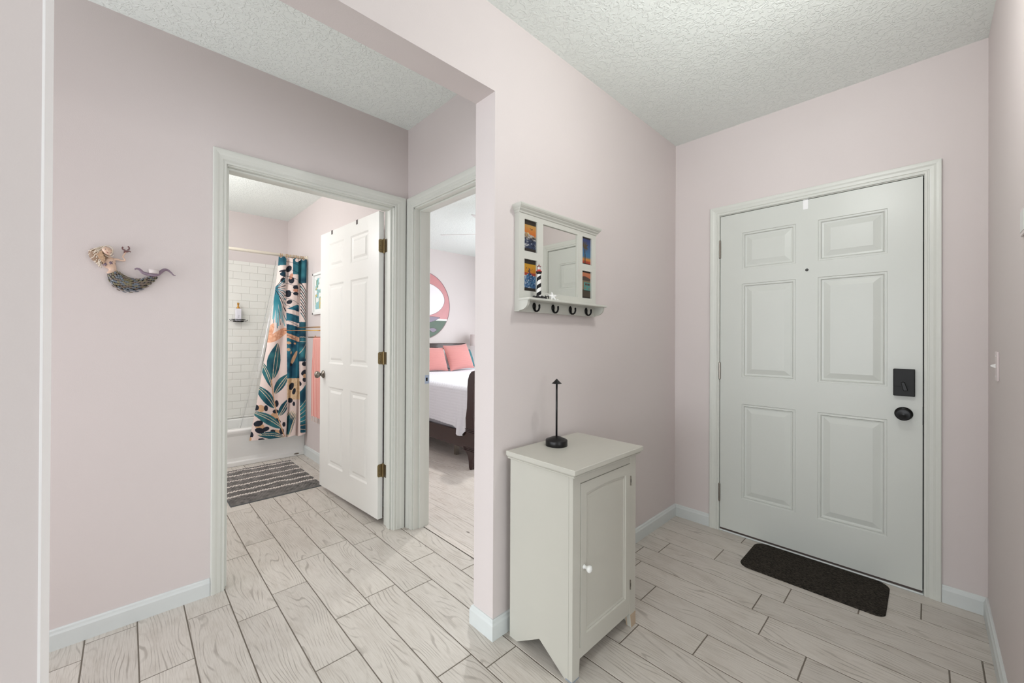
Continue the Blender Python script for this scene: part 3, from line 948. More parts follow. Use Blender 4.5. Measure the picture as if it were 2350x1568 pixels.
def photo(kind, s, t):
    n = len(s)
    col = np.tile(rgb(45, 37, 30), (n, 1))
    if kind == 'sunset':
        c = mixc(rgb(228, 170, 80), rgb(240, 120, 40), np.clip((0.84 - t) / 0.26, 0, 1))
        c = np.where(ell(s, t, 0.36, 0.58, 0.1, 0.035)[:, None], rgb(255, 235, 150), c)
        sea = t < 0.57 - 0.1 * s + 0.05
        n1 = smooth_noise(s, t, 7, 22, 1)
        n2 = smooth_noise(s, t, 14, 30, 2)
        cs = mixc(rgb(200, 160, 110), rgb(48, 60, 92), np.clip((0.52 - t) / 0.16, 0, 1))
        cs = np.where(((n1 + n2) > 1.22)[:, None], rgb(205, 205, 205), cs)
        cs = np.where(((n1 + n2) < 0.7)[:, None], rgb(28, 36, 58), cs)
        c = np.where(sea[:, None], cs, c)
        for a, b in ((0.55, 0.76), (0.7, 0.74), (0.62, 0.73)):
            c = np.where(ell(s, t, a, b, 0.04, 0.012)[:, None], rgb(30, 30, 30), c)
        return np.where(((t > 0.1) & (t < 0.86))[:, None], c, col)
    if kind == 'wave':
        c = mixc(rgb(238, 175, 40), rgb(240, 140, 30), np.clip((0.84 - t) / 0.3, 0, 1))
        c = np.where(((t < 0.58) & (t > 0.52))[:, None], rgb(190, 60, 45), c)
        n1 = smooth_noise(s, t, 9, 14, 3)
        n2 = smooth_noise(s, t, 20, 34, 4)
        w_ = mixc(rgb(40, 90, 150), rgb(70, 140, 190), n1)
        w_ = np.where((n2 > 0.72)[:, None], rgb(190, 205, 225), w_)
        w_ = np.where((n2 < 0.22)[:, None], rgb(30, 50, 110), w_)
        top = 0.5 + 0.1 * np.exp(-((s - 0.5) / 0.16) ** 2)
        c = np.where((t < top)[:, None], w_, c)
        sp = (smooth_noise(s, t, 16, 22, 5) > 0.7) & ell(s, t, 0.48, 0.66, 0.3, 0.14)
        c = np.where(sp[:, None], rgb(90, 70, 50), c)
        c = np.where(((np.abs(s - 0.5) < 0.05) & (t < 0.72) & (t > 0.5))[:, None], rgb(90, 70, 80), c)
        return np.where(((t > 0.11) & (t < 0.86))[:, None], c, col)
    if kind == 'palm':
        c = mixc(rgb(60, 72, 130), rgb(70, 130, 180), np.clip((0.9 - t) / 0.5, 0, 1))
        c = mixc(c, np.tile(rgb(245, 150, 60), (n, 1)), np.clip((0.3 - t) / 0.1, 0, 1))
        c = mixc(c, np.tile(rgb(200, 70, 45), (n, 1)), np.clip((0.17 - t) / 0.06, 0, 1))
        c = np.where(((np.abs(s - 0.4 - 0.01 * np.sin(t * 9)) < 0.045) & (t < 0.66))[:, None], rgb(60, 45, 35), c)
        for a, L in ((20, 0.33), (60, 0.3), (100, 0.26), (140, 0.3), (170, 0.3), (-25, 0.34), (205, 0.3), (-55, 0.3), (235, 0.28)):
            ax, ay = math.cos(math.radians(a)), math.sin(math.radians(a))
            c = np.where(ell(s, t, 0.4 + ax * L * 0.5, 0.68 + ay * L * 0.28, L * 0.5, 0.035, a * 0.7)[:, None], rgb(95, 80, 55), c)
        return np.where(((t > 0.055) & (t < 0.97))[:, None], c, col)
    c = mixc(rgb(232, 140, 95), rgb(225, 125, 85), np.clip((0.9 - t) / 0.1, 0, 1))
    c = np.where((t < 0.77 + 0.04 * np.sin(s * 4))[:, None], rgb(85, 68, 58), c)
    c = np.where((t < 0.65)[:, None], rgb(150, 128, 95), c)
    c = np.where((t < 0.32)[:, None], rgb(78, 64, 50), c)
    body = (s > 0.3) & (s < 1.0) & (t > 0.27) & (t < 0.6)
    c = np.where(body[:, None], rgb(95, 165, 155), c)
    c = np.where(((s > 0.42) & (s < 0.92) & (t > 0.48) & (t < 0.56))[:, None], rgb(95, 62, 50), c)
    c = np.where(((s > 0.62) & (s < 0.66) & (t > 0.48) & (t < 0.56))[:, None], rgb(95, 165, 155), c)
    c = np.where(ell(s, t, 0.46, 0.38, 0.06, 0.02)[:, None], rgb(200, 110, 70), c)
    c = np.where(ell(s, t, 0.86, 0.37, 0.06, 0.02)[:, None], rgb(200, 110, 70), c)
    c = np.where(((t > 0.27) & (t < 0.3) & (s > 0.3))[:, None], rgb(40, 40, 40), c)
    return np.where(((t > 0.06) & (t < 0.95))[:, None], c, col)


for kind, xa, xb, za, zb, lb in (('sunset', 1.273, 1.355, 1.629, 1.767, 'orange sunset over dark foaming sea'), ('wave', 1.273, 1.355, 1.4545, 1.594, 'blue wave splash before a yellow sky'),
                                 ('palm', 1.704, 1.785, 1.629, 1.767, 'palm tree against a blue and orange dusk'), ('van', 1.704, 1.785, 1.4545, 1.594, 'turquoise van before brown hills')):
    nu, nv = 44, 72
    m = MB().grid(lambda u, v: (xa + (xb - xa) * u, FYF + 0.0075, za + (zb - za) * v), nu, nv)
    u = np.tile(np.linspace(0, 1, nu), nv)
    v = np.repeat(np.linspace(0, 1, nv), nu)
    p = obj('photo', m, M['print'], shelf, colors=photo(kind, u, v) * 0.72 + 0.06)
    tag(p, lb)

# lighthouse, its rock base and a starfish on the ledge
HXc, HYc, HZ0 = 1.328, 1.157, 1.4185
lh = thing('lighthouse_figurine', 'small black and white spiral lighthouse figurine with red top on the ledge', 'figurine', (HXc, HYc, HZ0))
nu, nv = 40, 70
H1 = 0.108
m = MB().grid(lambda u, v: (HXc + (0.0108 - 0.0022 * v) * math.cos(2 * PI * u), HYc + (0.0108 - 0.0022 * v) * math.sin(2 * PI * u), HZ0 + 0.006 + (H1 - 0.006) * v), nu, nv, True)
u = np.tile(np.arange(nu) / nu, nv)
v = np.repeat(np.linspace(0, 1, nv), nu)
band = ((u - v * 3.0 + 0.1) % 1.0) < 0.5
obj('tower', m, M['print'], lh, smooth=True, colors=np.where(band[:, None], rgb(25, 24, 24), rgb(238, 236, 232)))
TH = Matrix.Translation((HXc, HYc, HZ0))
obj('gallery', MB().lathe([(0.0085, H1), (0.0125, H1 + 0.007), (0.0130, H1 + 0.010), (0.0130, H1 + 0.0115), (0.0, H1 + 0.0115)], TH, 24), M['black'], lh)
m = MB().lathe([(0.0125, H1 + 0.0112), (0.0132, H1 + 0.0128), (0.0125, H1 + 0.0142), (0.0078, H1 + 0.0142), (0.0078, H1 + 0.0205), (0, H1 + 0.0205)], TH, 24)
obj('red_band', m, plain('red_enamel', (190, 40, 38), 0.4), lh)
lt = obj('lantern', MB().lathe([(0.006, H1 + 0.0205), (0.006, H1 + 0.034), (0, H1 + 0.034)], TH, 16), M['white'], lh)
obj('roof', MB().lathe([(0.0095, H1 + 0.033), (0.009, H1 + 0.0345), (0.0025, H1 + 0.039), (0.0012, H1 + 0.042), (0.0010, H1 + 0.0465), (0, H1 + 0.047)], TH, 20), plain('dark_red_roof', (120, 38, 36), 0.5), lh)
for k in range(6):
    a = k * PI / 3
    obj('mullion', MB().tube([(HXc + 0.0066 * math.cos(a), HYc + 0.0066 * math.sin(a), HZ0 + H1 + 0.02), (HXc + 0.0066 * math.cos(a), HYc + 0.0066 * math.sin(a), HZ0 + H1 + 0.034)], 0.0005, 5), M['brown'], lt)
m = MB()
for k in range(26):
    a, d = random.random() * 2 * PI, 0.006 + 0.05 * random.random()
    x, y = HXc + d * math.cos(a) * (1.0 if math.cos(a) > 0 else 0.8), HYc + min(0.02, d) * math.sin(a)
    r = 0.003 + 0.004 * random.random()
    m.ellipsoid((x, y, HZ0 + r * 0.97), (r * 1.2, r, r), nu=7, nv=5)
obj('rocks', m, plain('dark_rock', (34, 32, 32), 0.6), lh)
m = MB().tube([(HXc + 0.028, HYc - 0.012, HZ0 + 0.004), (HXc + 0.030, HYc - 0.012, HZ0 + 0.015), (HXc + 0.04, HYc - 0.012, HZ0 + 0.012), (HXc + 0.049, HYc - 0.012, HZ0 + 0.016), (HXc + 0.052, HYc - 0.012, HZ0 + 0.004)], 0.0022, 7)
obj('railing', m, M['black'], lh)
m = MB()
sc_, ax_, ay_ = Vector((1.424, 1.158, HZ0 + 0.0175)), Vector((0.87, -0.2, 0.3)).normalized(), Vector((-0.2, 0.5, 0.84)).normalized()
ay_ = (ay_ - ax_ * ay_.dot(ax_)).normalized()
an_ = ax_.cross(ay_)
ring = []
for k in range(40):
    a = 2 * PI * k / 40
    r = 0.012 + 0.015 * (0.5 + 0.5 * math.cos(5 * a)) ** 1.5
    ring.append((r * math.cos(a + 1.2), r * math.sin(a + 1.2)))
P3 = lambda p, d: tuple(sc_ + ax_ * p[0] + ay_ * p[1] + an_ * d)
v = [P3(p, 0.0) for p in ring] + [P3((p[0] * 0.55, p[1] * 0.55), 0.0035) for p in ring] + [P3((p[0] * 0.55, p[1] * 0.55), -0.0035) for p in ring] + [P3((0, 0), 0.005), P3((0, 0), -0.005)]
f = []
for k in range(40):
    q = (k + 1) % 40
    f += [(k, q, 40 + q, 40 + k), (q, k, 80 + k, 80 + q), (40 + k, 40 + q, 120), (80 + q, 80 + k, 121)]
m.add(v, f)
tag(obj('starfish', m, M['white'], None, tuple(sc_), smooth=True), 'white starfish leaning on the mirror shelf ledge', 'starfish')
m = MB()
m.ellipsoid((1.447, 1.147, HZ0 + 0.003), (0.0055, 0.0045, 0.003), nu=12, nv=8)
tag(obj('seashell', m, M['white'], None, (1.447, 1.147, HZ0), smooth=True), 'tiny white shell lying beside the starfish', 'seashell')

# ------------------------------------------------------------------ mermaid figure on the hall wall
def mw(x, y, d=0.012):
    """layout sheet of the figure (units of about 0.155 mm) on the wall plane, d metres proud of it"""
    q = -5.64469e-05 * x - 7.8779e-08 * y + 1
    return ((1.430903e-04 * x + 1.06774e-06 * y - 0.15952034) / q, YH - d, (-6.906155e-05 * x - 1.9463973e-04 * y + 1.6701574) / q)


K_ = 0.000153
mer = thing('mermaid_figure', 'glazed ceramic mermaid with grey scaled tail mounted on the pink hall wall', 'wall sculpture', (0.02, YH, 1.53))
skin = plain('peach_glaze', (222, 190, 168), 0.18, vary=0.12, vscale=60, coat=0.5)
hairm = plain('cream_hair_glaze', (228, 214, 196), 0.25, vary=0.35, vscale=260, bump=0.6, bscale=350, coat=0.3)
hair2 = plain('amber_hair_glaze', (206, 172, 140), 0.25, vary=0.4, vscale=260, bump=0.6, bscale=350, coat=0.3)
tailm = plain('dark_grey_glaze', (40, 38, 37), 0.22, vary=0.2, vscale=120, coat=0.4)
purple = plain('lilac_glaze', (132, 112, 128), 0.22, vary=0.18, vscale=90, coat=0.4)
FL = ((0, 1, 0), 0.6)


def relief(pts, rads, d=0.012, seg=16):
    # rounded relief along sheet points, squeezed towards the wall
    return MB().tube([mw(x, y, d) for x, y in pts], [r * K_ for r in rads], seg, flat=FL)


def spline(pts, n):
    P = [np.array(p, float) for p in pts]
    out = []
    for i in range(len(P) - 1):
        p0, p1, p2, p3 = P[max(i - 1, 0)], P[i], P[i + 1], P[min(i + 2, len(P) - 1)]
        for k in range(n):
            t = k / n
            out.append(0.5 * ((2 * p1) + (-p0 + p2) * t + (2 * p0 - 5 * p1 + 4 * p2 - p3) * t * t + (-p0 + 3 * p1 - 3 * p2 + p3) * t ** 3))
    out.append(P[-1])
    return out


def relief_s(ctrl, d=0.012, n=6, seg=16):
    q = spline(ctrl, n)
    return relief([(a[0], a[1]) for a in q], [max(2.0, a[2]) for a in q], d, seg)


body = obj('torso', relief_s([(760, 900, 95), (800, 815, 78), (780, 750, 100), (725, 675, 140), (735, 595, 118), (720, 540, 50), (700, 500, 45)], 0.010), skin, mer, smooth=True)
# hair mass with strands
m = MB()
m.ellipsoid(mw(500, 520, 0.012), (0.034, 0.014, 0.026), Matrix.Rotation(math.radians(52), 3, 'Y'), 24, 14)
hair = obj('hair', m, plain('brown_hair_glaze', (150, 122, 98), 0.3, vary=0.3, vscale=200, bump=0.6, bscale=350), mer, smooth=True)
m = MB()
hr = random.Random(3)
for k in range(46):
    t = k / 45
    sx, sy = 600 - 40 * t + hr.uniform(-30, 30), 320 + 260 * t
    ex, ey = 310 + 250 * t ** 1.3 + hr.uniform(-25, 25), 440 + 310 * t + hr.uniform(-30, 30)
    dd = 0.020 + hr.uniform(-0.003, 0.004)
    pts = [mw(sx + (ex - sx) * s + 10 * math.sin(s * 14 + k), sy + (ey - sy) * s + 9 * math.cos(s * 14 + k * 2), dd * (0.75 + 0.35 * math.sin(PI * s))) for s in np.linspace(0, 1, 14)]
    m.tube(pts, 0.0016, 6)
obj('hair_strands', m, hairm, hair, smooth=True)
m = MB()
for k in range(18):
    t = k / 17
    sx, sy, ex, ey = 575 + 70 * t, 420 + 160 * t, 470 + 150 * t, 500 + 190 * t
    pts = [mw(sx + (ex - sx) * s + 9 * math.sin(s * 12 + k), sy + (ey - sy) * s + 8 * math.cos(s * 12 + k), 0.027) for s in np.linspace(0, 1, 10)]
    m.tube(pts, 0.0013, 6)
obj('hair_curls', m, hair2, hair, smooth=True)
Rf = Matrix.Rotation(math.radians(48), 3, 'Y')
head = obj('head', MB().ellipsoid(mw(690, 420, 0.02), (0.0205, 0.012, 0.0155), Rf, 24, 16), skin, mer, smooth=True)
m = MB()
for x, y in ((652, 388), (768, 462)):
    m.ellipsoid(mw(x, y, 0.0312 if x < 700 else 0.0285), (0.0023, 0.0012, 0.0016), Rf, 10, 8)
obj('eyes', m, plain('grey_eye_glaze', (74, 74, 78), 0.2), head, smooth=True)
obj('nose', MB().ellipsoid(mw(706, 408, 0.0325), (0.0024, 0.0018, 0.0016), Rf, 10, 8), skin, head, smooth=True)
obj('mouth', MB().ellipsoid(mw(690, 458, 0.0318), (0.0036, 0.001, 0.0014), Rf, 10, 8), plain('rose_glaze', (186, 120, 112), 0.3), head, smooth=True)
m = MB()
for k in range(20):
    a = -2.6 + 3.6 * k / 19
    x, y = 690 + 118 * math.cos(a) * 0.98, 420 + 104 * math.sin(a)
    m.ellipsoid(mw(x, y, 0.026), (0.0024, 0.0024, 0.0024), None, 8, 6)
for k in range(11):
    x, y = 640 + 18 * k, 500 + 40 * math.sin(k / 10 * PI) + 2 * k
    m.ellipsoid(mw(x, y, 0.025), (0.0017, 0.002, 0.0017), None, 8, 6)
obj('pearl_trim', m, plain('ivory_bead', (226, 214, 198), 0.25), head, smooth=True)
arm = obj('arm', relief_s([(830, 590, 36), (900, 590, 24), (980, 612, 21), (1050, 615, 20), (1035, 570, 19), (1015, 530, 19), (1050, 470, 17), (1070, 445, 19)], 0.014, 5, 12), skin, mer, smooth=True)
hand_m = MB()
for k, (dx, dy) in enumerate(((-30, -30), (-12, -40), (10, -42), (32, -30), (45, -8))):
    hand_m.tube([mw(1068, 448, 0.014), mw(1068 + dx * 0.6, 440 + dy * 0.6, 0.017), mw(1068 + dx, 442 + dy * 0.8, 0.014)], [0.0017, 0.0014, 0.0011], 7)
obj('fingers', hand_m, skin, arm, smooth=True)
red = plain('oxblood_glaze', (116, 76, 76), 0.25, coat=0.4)
m = MB()
m.ellipsoid(mw(1085, 425, 0.016), (0.0075, 0.006, 0.0045), None, 14, 8)
for pts in ([(1060, 400), (1015, 385), (1000, 350), (1020, 335)], [(1105, 400), (1140, 380), (1140, 345), (1115, 325)]):
    q = spline(pts, 5)
    m.tube([mw(a[0], a[1], 0.018) for a in q], [0.0027] * len(q), 8)
m.tube([mw(1110, 430, 0.016), mw(1150, 420, 0.017), mw(1175, 440, 0.015)], [0.0024, 0.0026, 0.0016], 8)
m.tube([mw(1060, 430, 0.016), mw(1040, 435, 0.017), mw(1035, 450, 0.015)], [0.0022, 0.0022, 0.0016], 8)
tag(obj('crab', m, red, mer, smooth=True), 'dark red crab held in the raised hand')
m = MB()
for x, y, a0 in ((645, 695, 0.2), (760, 665, 0.6)):
    for k in range(5):
        a = a0 + 2 * PI * k / 5
        m.tube([mw(x, y, 0.0235), mw(x + 48 * math.cos(a), y + 40 * math.sin(a), 0.0195)], [0.004, 0.0013], 8)
obj('star_top', m, purple, body, smooth=True)
tail_ctrl = [(800, 870, 118), (850, 960, 150), (960, 1060, 168), (1120, 1120, 160), (1290, 1125, 138), (1440, 1085, 108), (1560, 1030, 82), (1640, 975, 70), (1690, 925, 62)]
tail = obj('tail', relief_s(tail_ctrl, 0.011, 6, 18), tailm, mer, smooth=True)
# scales, rows across the tail
sc_cols = [plain('scale_glaze_%s' % n, c, 0.18, vary=0.2, vscale=200, coat=0.5) for n, c in (('olive', (118, 110, 82)), ('slate', (100, 108, 118)), ('umber', (108, 94, 82)))]
m = MB()
q = spline(tail_ctrl, 10)
cum, acc = [], 0.0
for i, a in enumerate(q):
    if i:
        acc += math.hypot(a[0] - q[i - 1][0], a[1] - q[i - 1][1])
    cum.append(acc)
row, s = 0, 30.0
while s < acc - 20:
    i = max(1, min(len(q) - 2, int(np.searchsorted(cum, s))))
    c0, tdir = q[i], np.array([q[i + 1][0] - q[i - 1][0], q[i + 1][1] - q[i - 1][1]])
    tdir /= np.hypot(*tdir)
    nd_ = np.array([-tdir[1], tdir[0]])
    n = max(3, int(c0[2] / 25))
    for k in range(n + row % 2):
        f_ = (k + 0.5 * (1 - row % 2) + 0.0) / max(1, n - (0 if row % 2 == 0 else 0)) * 2 - 1
        f_ = max(-1, min(1, f_))
        p = np.array(c0[:2]) + nd_ * f_ * c0[2] * 0.97
        d = 0.011 + math.sqrt(max(0, 1 - f_ * f_)) * c0[2] * K_ * 0.6
        ctr = Vector(mw(p[0], p[1], d * 0.98))
        tx = (Vector(mw(p[0] + tdir[0] * 20, p[1] + tdir[1] * 20, d - 0.001)) - ctr).normalized()
        out = Vector((0, -1, 0)) * max(0.25, math.sqrt(max(0, 1 - f_ * f_))) + (Vector(mw(p[0] + nd_[0], p[1] + nd_[1], 0)) - Vector(mw(p[0], p[1], 0))).normalized() * f_
        out = (out - tx * out.dot(tx)).normalized()
        ty = out.cross(tx)
        R3 = Matrix((tx, ty, (out + tx * 0.28).normalized())).transposed()
        L = (46 if c0[2] > 90 else 33) * K_
        m.ellipsoid(ctr, (L * 1.15, L * 0.62, 0.0016), R3, 10, 6, mi=(row + k * 2 + int(hr.random() * 3)) % 3)
    s += 50 if c0[2] > 90 else 36
    row += 1
sc = obj('scales', m, sc_cols, tail, smooth=True)
sc['kind'] = 'stuff'
m = relief_s([(1255, 800, 16), (1310, 785, 26), (1370, 815, 34), (1430, 870, 40), (1530, 900, 44), (1650, 920, 50), (1740, 900, 48), (1800, 855, 46), (1860, 815, 42), (1930, 815, 32), (2010, 870, 22), (2060, 920, 16), (2105, 935, 10)], 0.022, 5, 14)
fl = obj('tail_fin', m, purple, mer, smooth=True)
tag(fl, 'lilac tail fin curled into a cup holder')
# small candle standing in the fin
c0 = mw(1655, 885, 0.026)
cup = thing('tealight_candle', 'small white tealight candle resting in the mermaid tail fin', 'candle', (c0[0], c0[1], c0[2]))
obj('wax', MB().lathe([(0.0155, -0.001), (0.0165, 0.0), (0.0185, 0.0165), (0.0172, 0.0168), (0.0168, 0.0145), (0, 0.0145)], Matrix.Translation(c0), 28), plain('pale_candle_wax', (218, 208, 206), 0.5), cup, smooth=True)
obj('wick', MB().tube([(c0[0], c0[1], c0[2] + 0.0145), (c0[0] + 0.001, c0[1], c0[2] + 0.0185)], 0.0006, 6), M['brown'], cup)

# ------------------------------------------------------------------ switch plates on the far entry wall
sw = thing('light_switch', 'pale toggle light switch on the wall beyond the front door', 'switch', (2.487, YR, 1.145))
obj('plate', MB().box(2.452, 2.522, YR, YR + 0.006, 1.0875, 1.2015), plain('pink_switch_plate', (232, 220, 220), 0.35), sw, bevel=0.002)
m = MB().prism([(1.137, 0.006), (1.153, 0.006), (1.151, 0.0125), (1.1485, 0.0195), (1.1425, 0.0195)], lambda p, t: (t, YR + p[1], p[0]), 2.482, 2.492)
obj('toggle', m, M['white'], sw, bevel=0.001)
for z in (1.105, 1.184):
    obj('screw', MB().lathe([(0.0033, 0), (0.0025, 0.0012), (0, 0.0013)], axis_matrix((2.487, YR + 0.006, z), (0, 1, 0)), 10), M['white'], sw)
th = thing('wall_control', 'pale wall control box at the picture edge, above the light switch height', 'wall control', (1.86, YR, 1.58))
obj('housing', MB().box(1.815, 1.892, YR, YR + 0.005, 1.541, 1.621), plain('pale_pink_housing', (226, 216, 215), 0.4), th, bevel=0.002)
obj('cover', MB().box(1.822, 1.886, YR + 0.005, YR + 0.006, 1.552, 1.610), plain('pale_grey_cover', (222, 222, 220), 0.4), th)

# ------------------------------------------------------------------ door mat
pts = []
x0, x1, y0, y1 = 2.492, 2.853, 0.128, 0.712
for cx_, cy_, a0, rad in ((x1 - 0.055, y1 - 0.055, 0, 0.055), (x0 + 0.055, y1 - 0.055, 90, 0.055), (x0 + 0.04, y0 + 0.04, 180, 0.04), (x1 - 0.055, y0 + 0.055, 270, 0.055)):
    for t in range(7):
        a = math.radians(a0 + 15 * t)
        pts.append((cx_ + rad * math.cos(a), cy_ + rad * math.sin(a)))
m = MB()
n = len(pts)
lay3 = lambda k, z: [((p[0] - 2.6725) * k + 2.6725, (p[1] - 0.42) * (1 - (1 - k) * 0.6) + 0.42, z) for p in pts]
m.add(lay3(1, 0.0) + lay3(1, 0.004) + lay3(0.985, 0.0065), [tuple(range(n))[::-1]] + [(i, (i + 1) % n, n + (i + 1) % n, n + i) for i in range(n)] + [(n + i, n + (i + 1) % n, 2 * n + (i + 1) % n, 2 * n + i) for i in range(n)] + [tuple(range(2 * n, 3 * n))])
mt, t_, b_ = nt('charcoal_ribbed_carpet')
b_.inputs['Roughness'].default_value = 0.95
b_.inputs['Specular IOR Level'].default_value = 0.1
tc = nn(t_, 'ShaderNodeTexCoord')
mp = nn(t_, 'ShaderNodeMapping')
mp.inputs['Scale'].default_value = (420, 110, 100)
sock(t_, tc.outputs['Object'], mp.inputs[0])
n1 = nn(t_, 'ShaderNodeTexNoise')
n1.inputs['Scale'].default_value = 1.0
n1.inputs['Detail'].default_value = 3
sock(t_, mp.outputs[0], n1.inputs['Vector'])
cr = nn(t_, 'ShaderNodeValToRGB')
cr.color_ramp.elements[0].position = 0.35
cr.color_ramp.elements[0].color = (*lin(20, 18, 17), 1)
cr.color_ramp.elements[1].position = 0.75
cr.color_ramp.elements[1].color = (*lin(84, 78, 70), 1)
sock(t_, n1.outputs['Fac'], cr.inputs[0])
sock(t_, cr.outputs[0], b_.inputs['Base Color'])
bp = nn(t_, 'ShaderNodeBump')
bp.inputs['Strength'].default_value = 0.9
bp.inputs['Distance'].default_value = 0.003
sock(t_, n1.outputs['Fac'], bp.inputs['Height'])
sock(t_, bp.outputs[0], b_.inputs['Normal'])
tag(obj('door_mat', m, mt, None, (2.67, 0.42, 0)), 'dark charcoal carpet mat on the tiles before the front door', 'door mat')

# ------------------------------------------------------------------ bathroom
# tub
tub = thing('bathtub', 'white bathtub under the shower curtain', 'bathtub', (0.6, 4.86, 0))
TX0, TX1, TY0, TY1, TZ = -0.12, XBATH - 0.001, 4.53, YTILE - 0.009, 0.355
m = MB()
ap = [(TY0 - 0.004, 0), (TY0 - 0.004, 0.04), (TY0 + 0.006, 0.05), (TY0 + 0.010, 0.08), (TY0 + 0.004, 0.29), (TY0 - 0.004, 0.318), (TY0 - 0.006, 0.338), (TY0 - 0.002, 0.350), (TY0 + 0.008, TZ), (TY0 + 0.07, TZ), (TY0 + 0.08, 0.34), (TY0 + 0.10, 0.10), (TY0 + 0.2, 0.06), (TY0 + 0.2, 0.0)]
obj('apron', m.prism(ap, lambda p, t: (t, p[0], p[1]), TX0, TX1), M['porcelain'], tub, smooth=False, bevel=0.003)
m = MB().box(TX0, TX1, TY0 + 0.2, TY1, 0.0, 0.06).box(TX0, TX1, TY1 - 0.07, TY1, 0.06, TZ).box(TX0, TX0 + 0.1, TY0 + 0.1, TY1 - 0.07, 0.06, TZ).box(TX1 - 0.09, TX1, TY0 + 0.1, TY1 - 0.07, 0.06, TZ)
obj('basin', m, M['porcelain'], tub, bevel=0.006)
tag(obj('apron_badge', MB().ellipsoid((1.325, TY0 - 0.004, 0.022), (0.026, 0.0015, 0.008)), M['nickel'], tub, smooth=True), 'small grey oval mark on the apron')
# tiles on the wall behind the tub and on the side wall above it
tw = bpy.data.objects['wall_bath_back']
obj('grout_bed', MB().box(TX0, XBATH - 0.001, YTILE - 0.005, YTILE - 0.0005, TZ, 2.098), M['wgrout'], tw)
ts = bpy.data.objects['wall_bath_side']
obj('grout_bed', MB().box(XBATH - 0.005, XBATH - 0.0005, 4.56, YTILE - 0.005, TZ, 2.098), M['wgrout'], ts)
TWd, THt, TG = 0.1595, 0.0798, 0.0022


def wall_tile_mesh(w_, h_, axis):
    key = ('subway', round(w_, 4), round(h_, 4), axis)
    if key not in _tm:
        a, b, c, t = w_ / 2, h_ / 2, 0.0014, 0.006
        R_ = [[(-a, -b), (a, -b), (a, b), (-a, b)], [(-a, -b), (a, -b), (a, b), (-a, b)], [(-a + c, -b + c), (a - c, -b + c), (a - c, b - c), (-a + c, b - c)]]
        D_ = [0.0, t - 0.001, t]
        v = []
        for r_, d_ in zip(R_, D_):
            v += [((p[0], -d_, p[1]) if axis == 'y' else (-d_, -p[0], p[1])) for p in r_]
        f = [(i + 4 * k, (i + 1) % 4 + 4 * k, (i + 1) % 4 + 4 * k + 4, i + 4 * k + 4) for k in range(2) for i in range(4)] + [(8, 9, 10, 11)]
        me = bpy.data.meshes.new('tile')
        me.from_pydata(v, [], f)
        me.materials.append(M['subway'])
        _tm[key] = me
    return _tm[key]


for rw in range(-17, 6):
    z0, z1 = 1.66 + THt * rw, min(1.66 + THt * (rw + 1), 2.1)
    if z1 < TZ + 0.02:
        continue
    z0 = max(z0, TZ + 0.002)
    off = 0.936 if rw % 2 == 0 else 0.8555
    for k in range(-5, 5):
        a, b = max(off + TWd * k, 0.1), min(off + TWd * (k + 1), XBATH - 0.009)
        if b - a < 0.015:
            continue
        o = bpy.data.objects.new('tile', wall_tile_mesh(b - a - TG, z1 - z0 - TG, 'y'))
        C.objects.link(o)
        o.parent = tw
        o.location = ((a + b) / 2, YTILE - 0.004, (z0 + z1) / 2)
    for k in range(-1, 5):
        a, b = max(4.56 + TWd * k + (0.08 if rw % 2 else 0), 4.575), min(4.56 + TWd * (k + 1) + (0.08 if rw % 2 else 0), YTILE - 0.012)
        if b - a < 0.015:
            continue
        o = bpy.data.objects.new('tile', wall_tile_mesh(b - a - TG, z1 - z0 - TG, 'x'))
        C.objects.link(o)
        o.parent = ts
        o.location = (XBATH - 0.004, (a + b) / 2, (z0 + z1) / 2)
obj('edge_trim', MB().box(XBATH - 0.012, XBATH - 0.0005, 4.553, 4.574, 0.0, 2.12), M['porcelain'], ts, bevel=0.003)

# rod, curtain, liner
RY, RZ = 4.498, 2.096
rod = thing('shower_rod', 'cream shower curtain rod across the bathroom', 'curtain rod', (0.4, RY, RZ))
obj('bar', MB().tube([(-0.598, RY, RZ), (1.405, RY, RZ)], 0.0155, 16), M['cream'], rod, smooth=True)
obj('flange', MB().lathe([(0.026, 0), (0.026, 0.006), (0.016, 0.02), (0.016, 0.03)], axis_matrix((XBATH - 0.001, RY, RZ), (-1, 0, 0)), 24), M['cream'], rod, smooth=True)


def resample(P, n):
    P = np.array(P, float)
    Q = np.array(spline([tuple(p) for p in P], 16))
    d = np.concatenate([[0], np.cumsum(np.hypot(*(Q[1:] - Q[:-1]).T))])
    t = np.linspace(0, d[-1], n)
    return np.stack([np.interp(t, d, Q[:, 0]), np.interp(t, d, Q[:, 1])], 1)


top = [(1.137, 4.505), (1.146, 4.470), (1.172, 4.452), (1.200, 4.468), (1.209, 4.505), (1.222, 4.508), (1.238, 4.478), (1.262, 4.458), (1.295, 4.452), (1.318, 4.465), (1.327, 4.505), (1.342, 4.508), (1.352, 4.468), (1.376, 4.452), (1.398, 4.462), (1.402, 4.500)]
bot = [(0.880, 4.470), (0.930, 4.452), (1.020, 4.446), (1.120, 4.444), (1.200, 4.452), (1.204, 4.498), (1.216, 4.500), (1.222, 4.470), (1.250, 4.452), (1.288, 4.450), (1.300, 4.470), (1.304, 4.506), (1.316, 4.506), (1.322, 4.466), (1.352, 4.446), (1.392, 4.452)]
NUc, NVc = 300, 420
A_, B_ = resample(top, NUc), resample(bot, NUc)
vv = np.linspace(0, 1, NVc)
blend = vv ** 1.25
XY = A_[None] * (1 - blend[:, None, None]) + B_[None] * blend[:, None, None]
zt = 2.07 + 0.008 * np.sin(np.linspace(0, 8 * 2 * PI, NUc) + 0.6)
sfrac = np.linspace(0, 1, NUc)
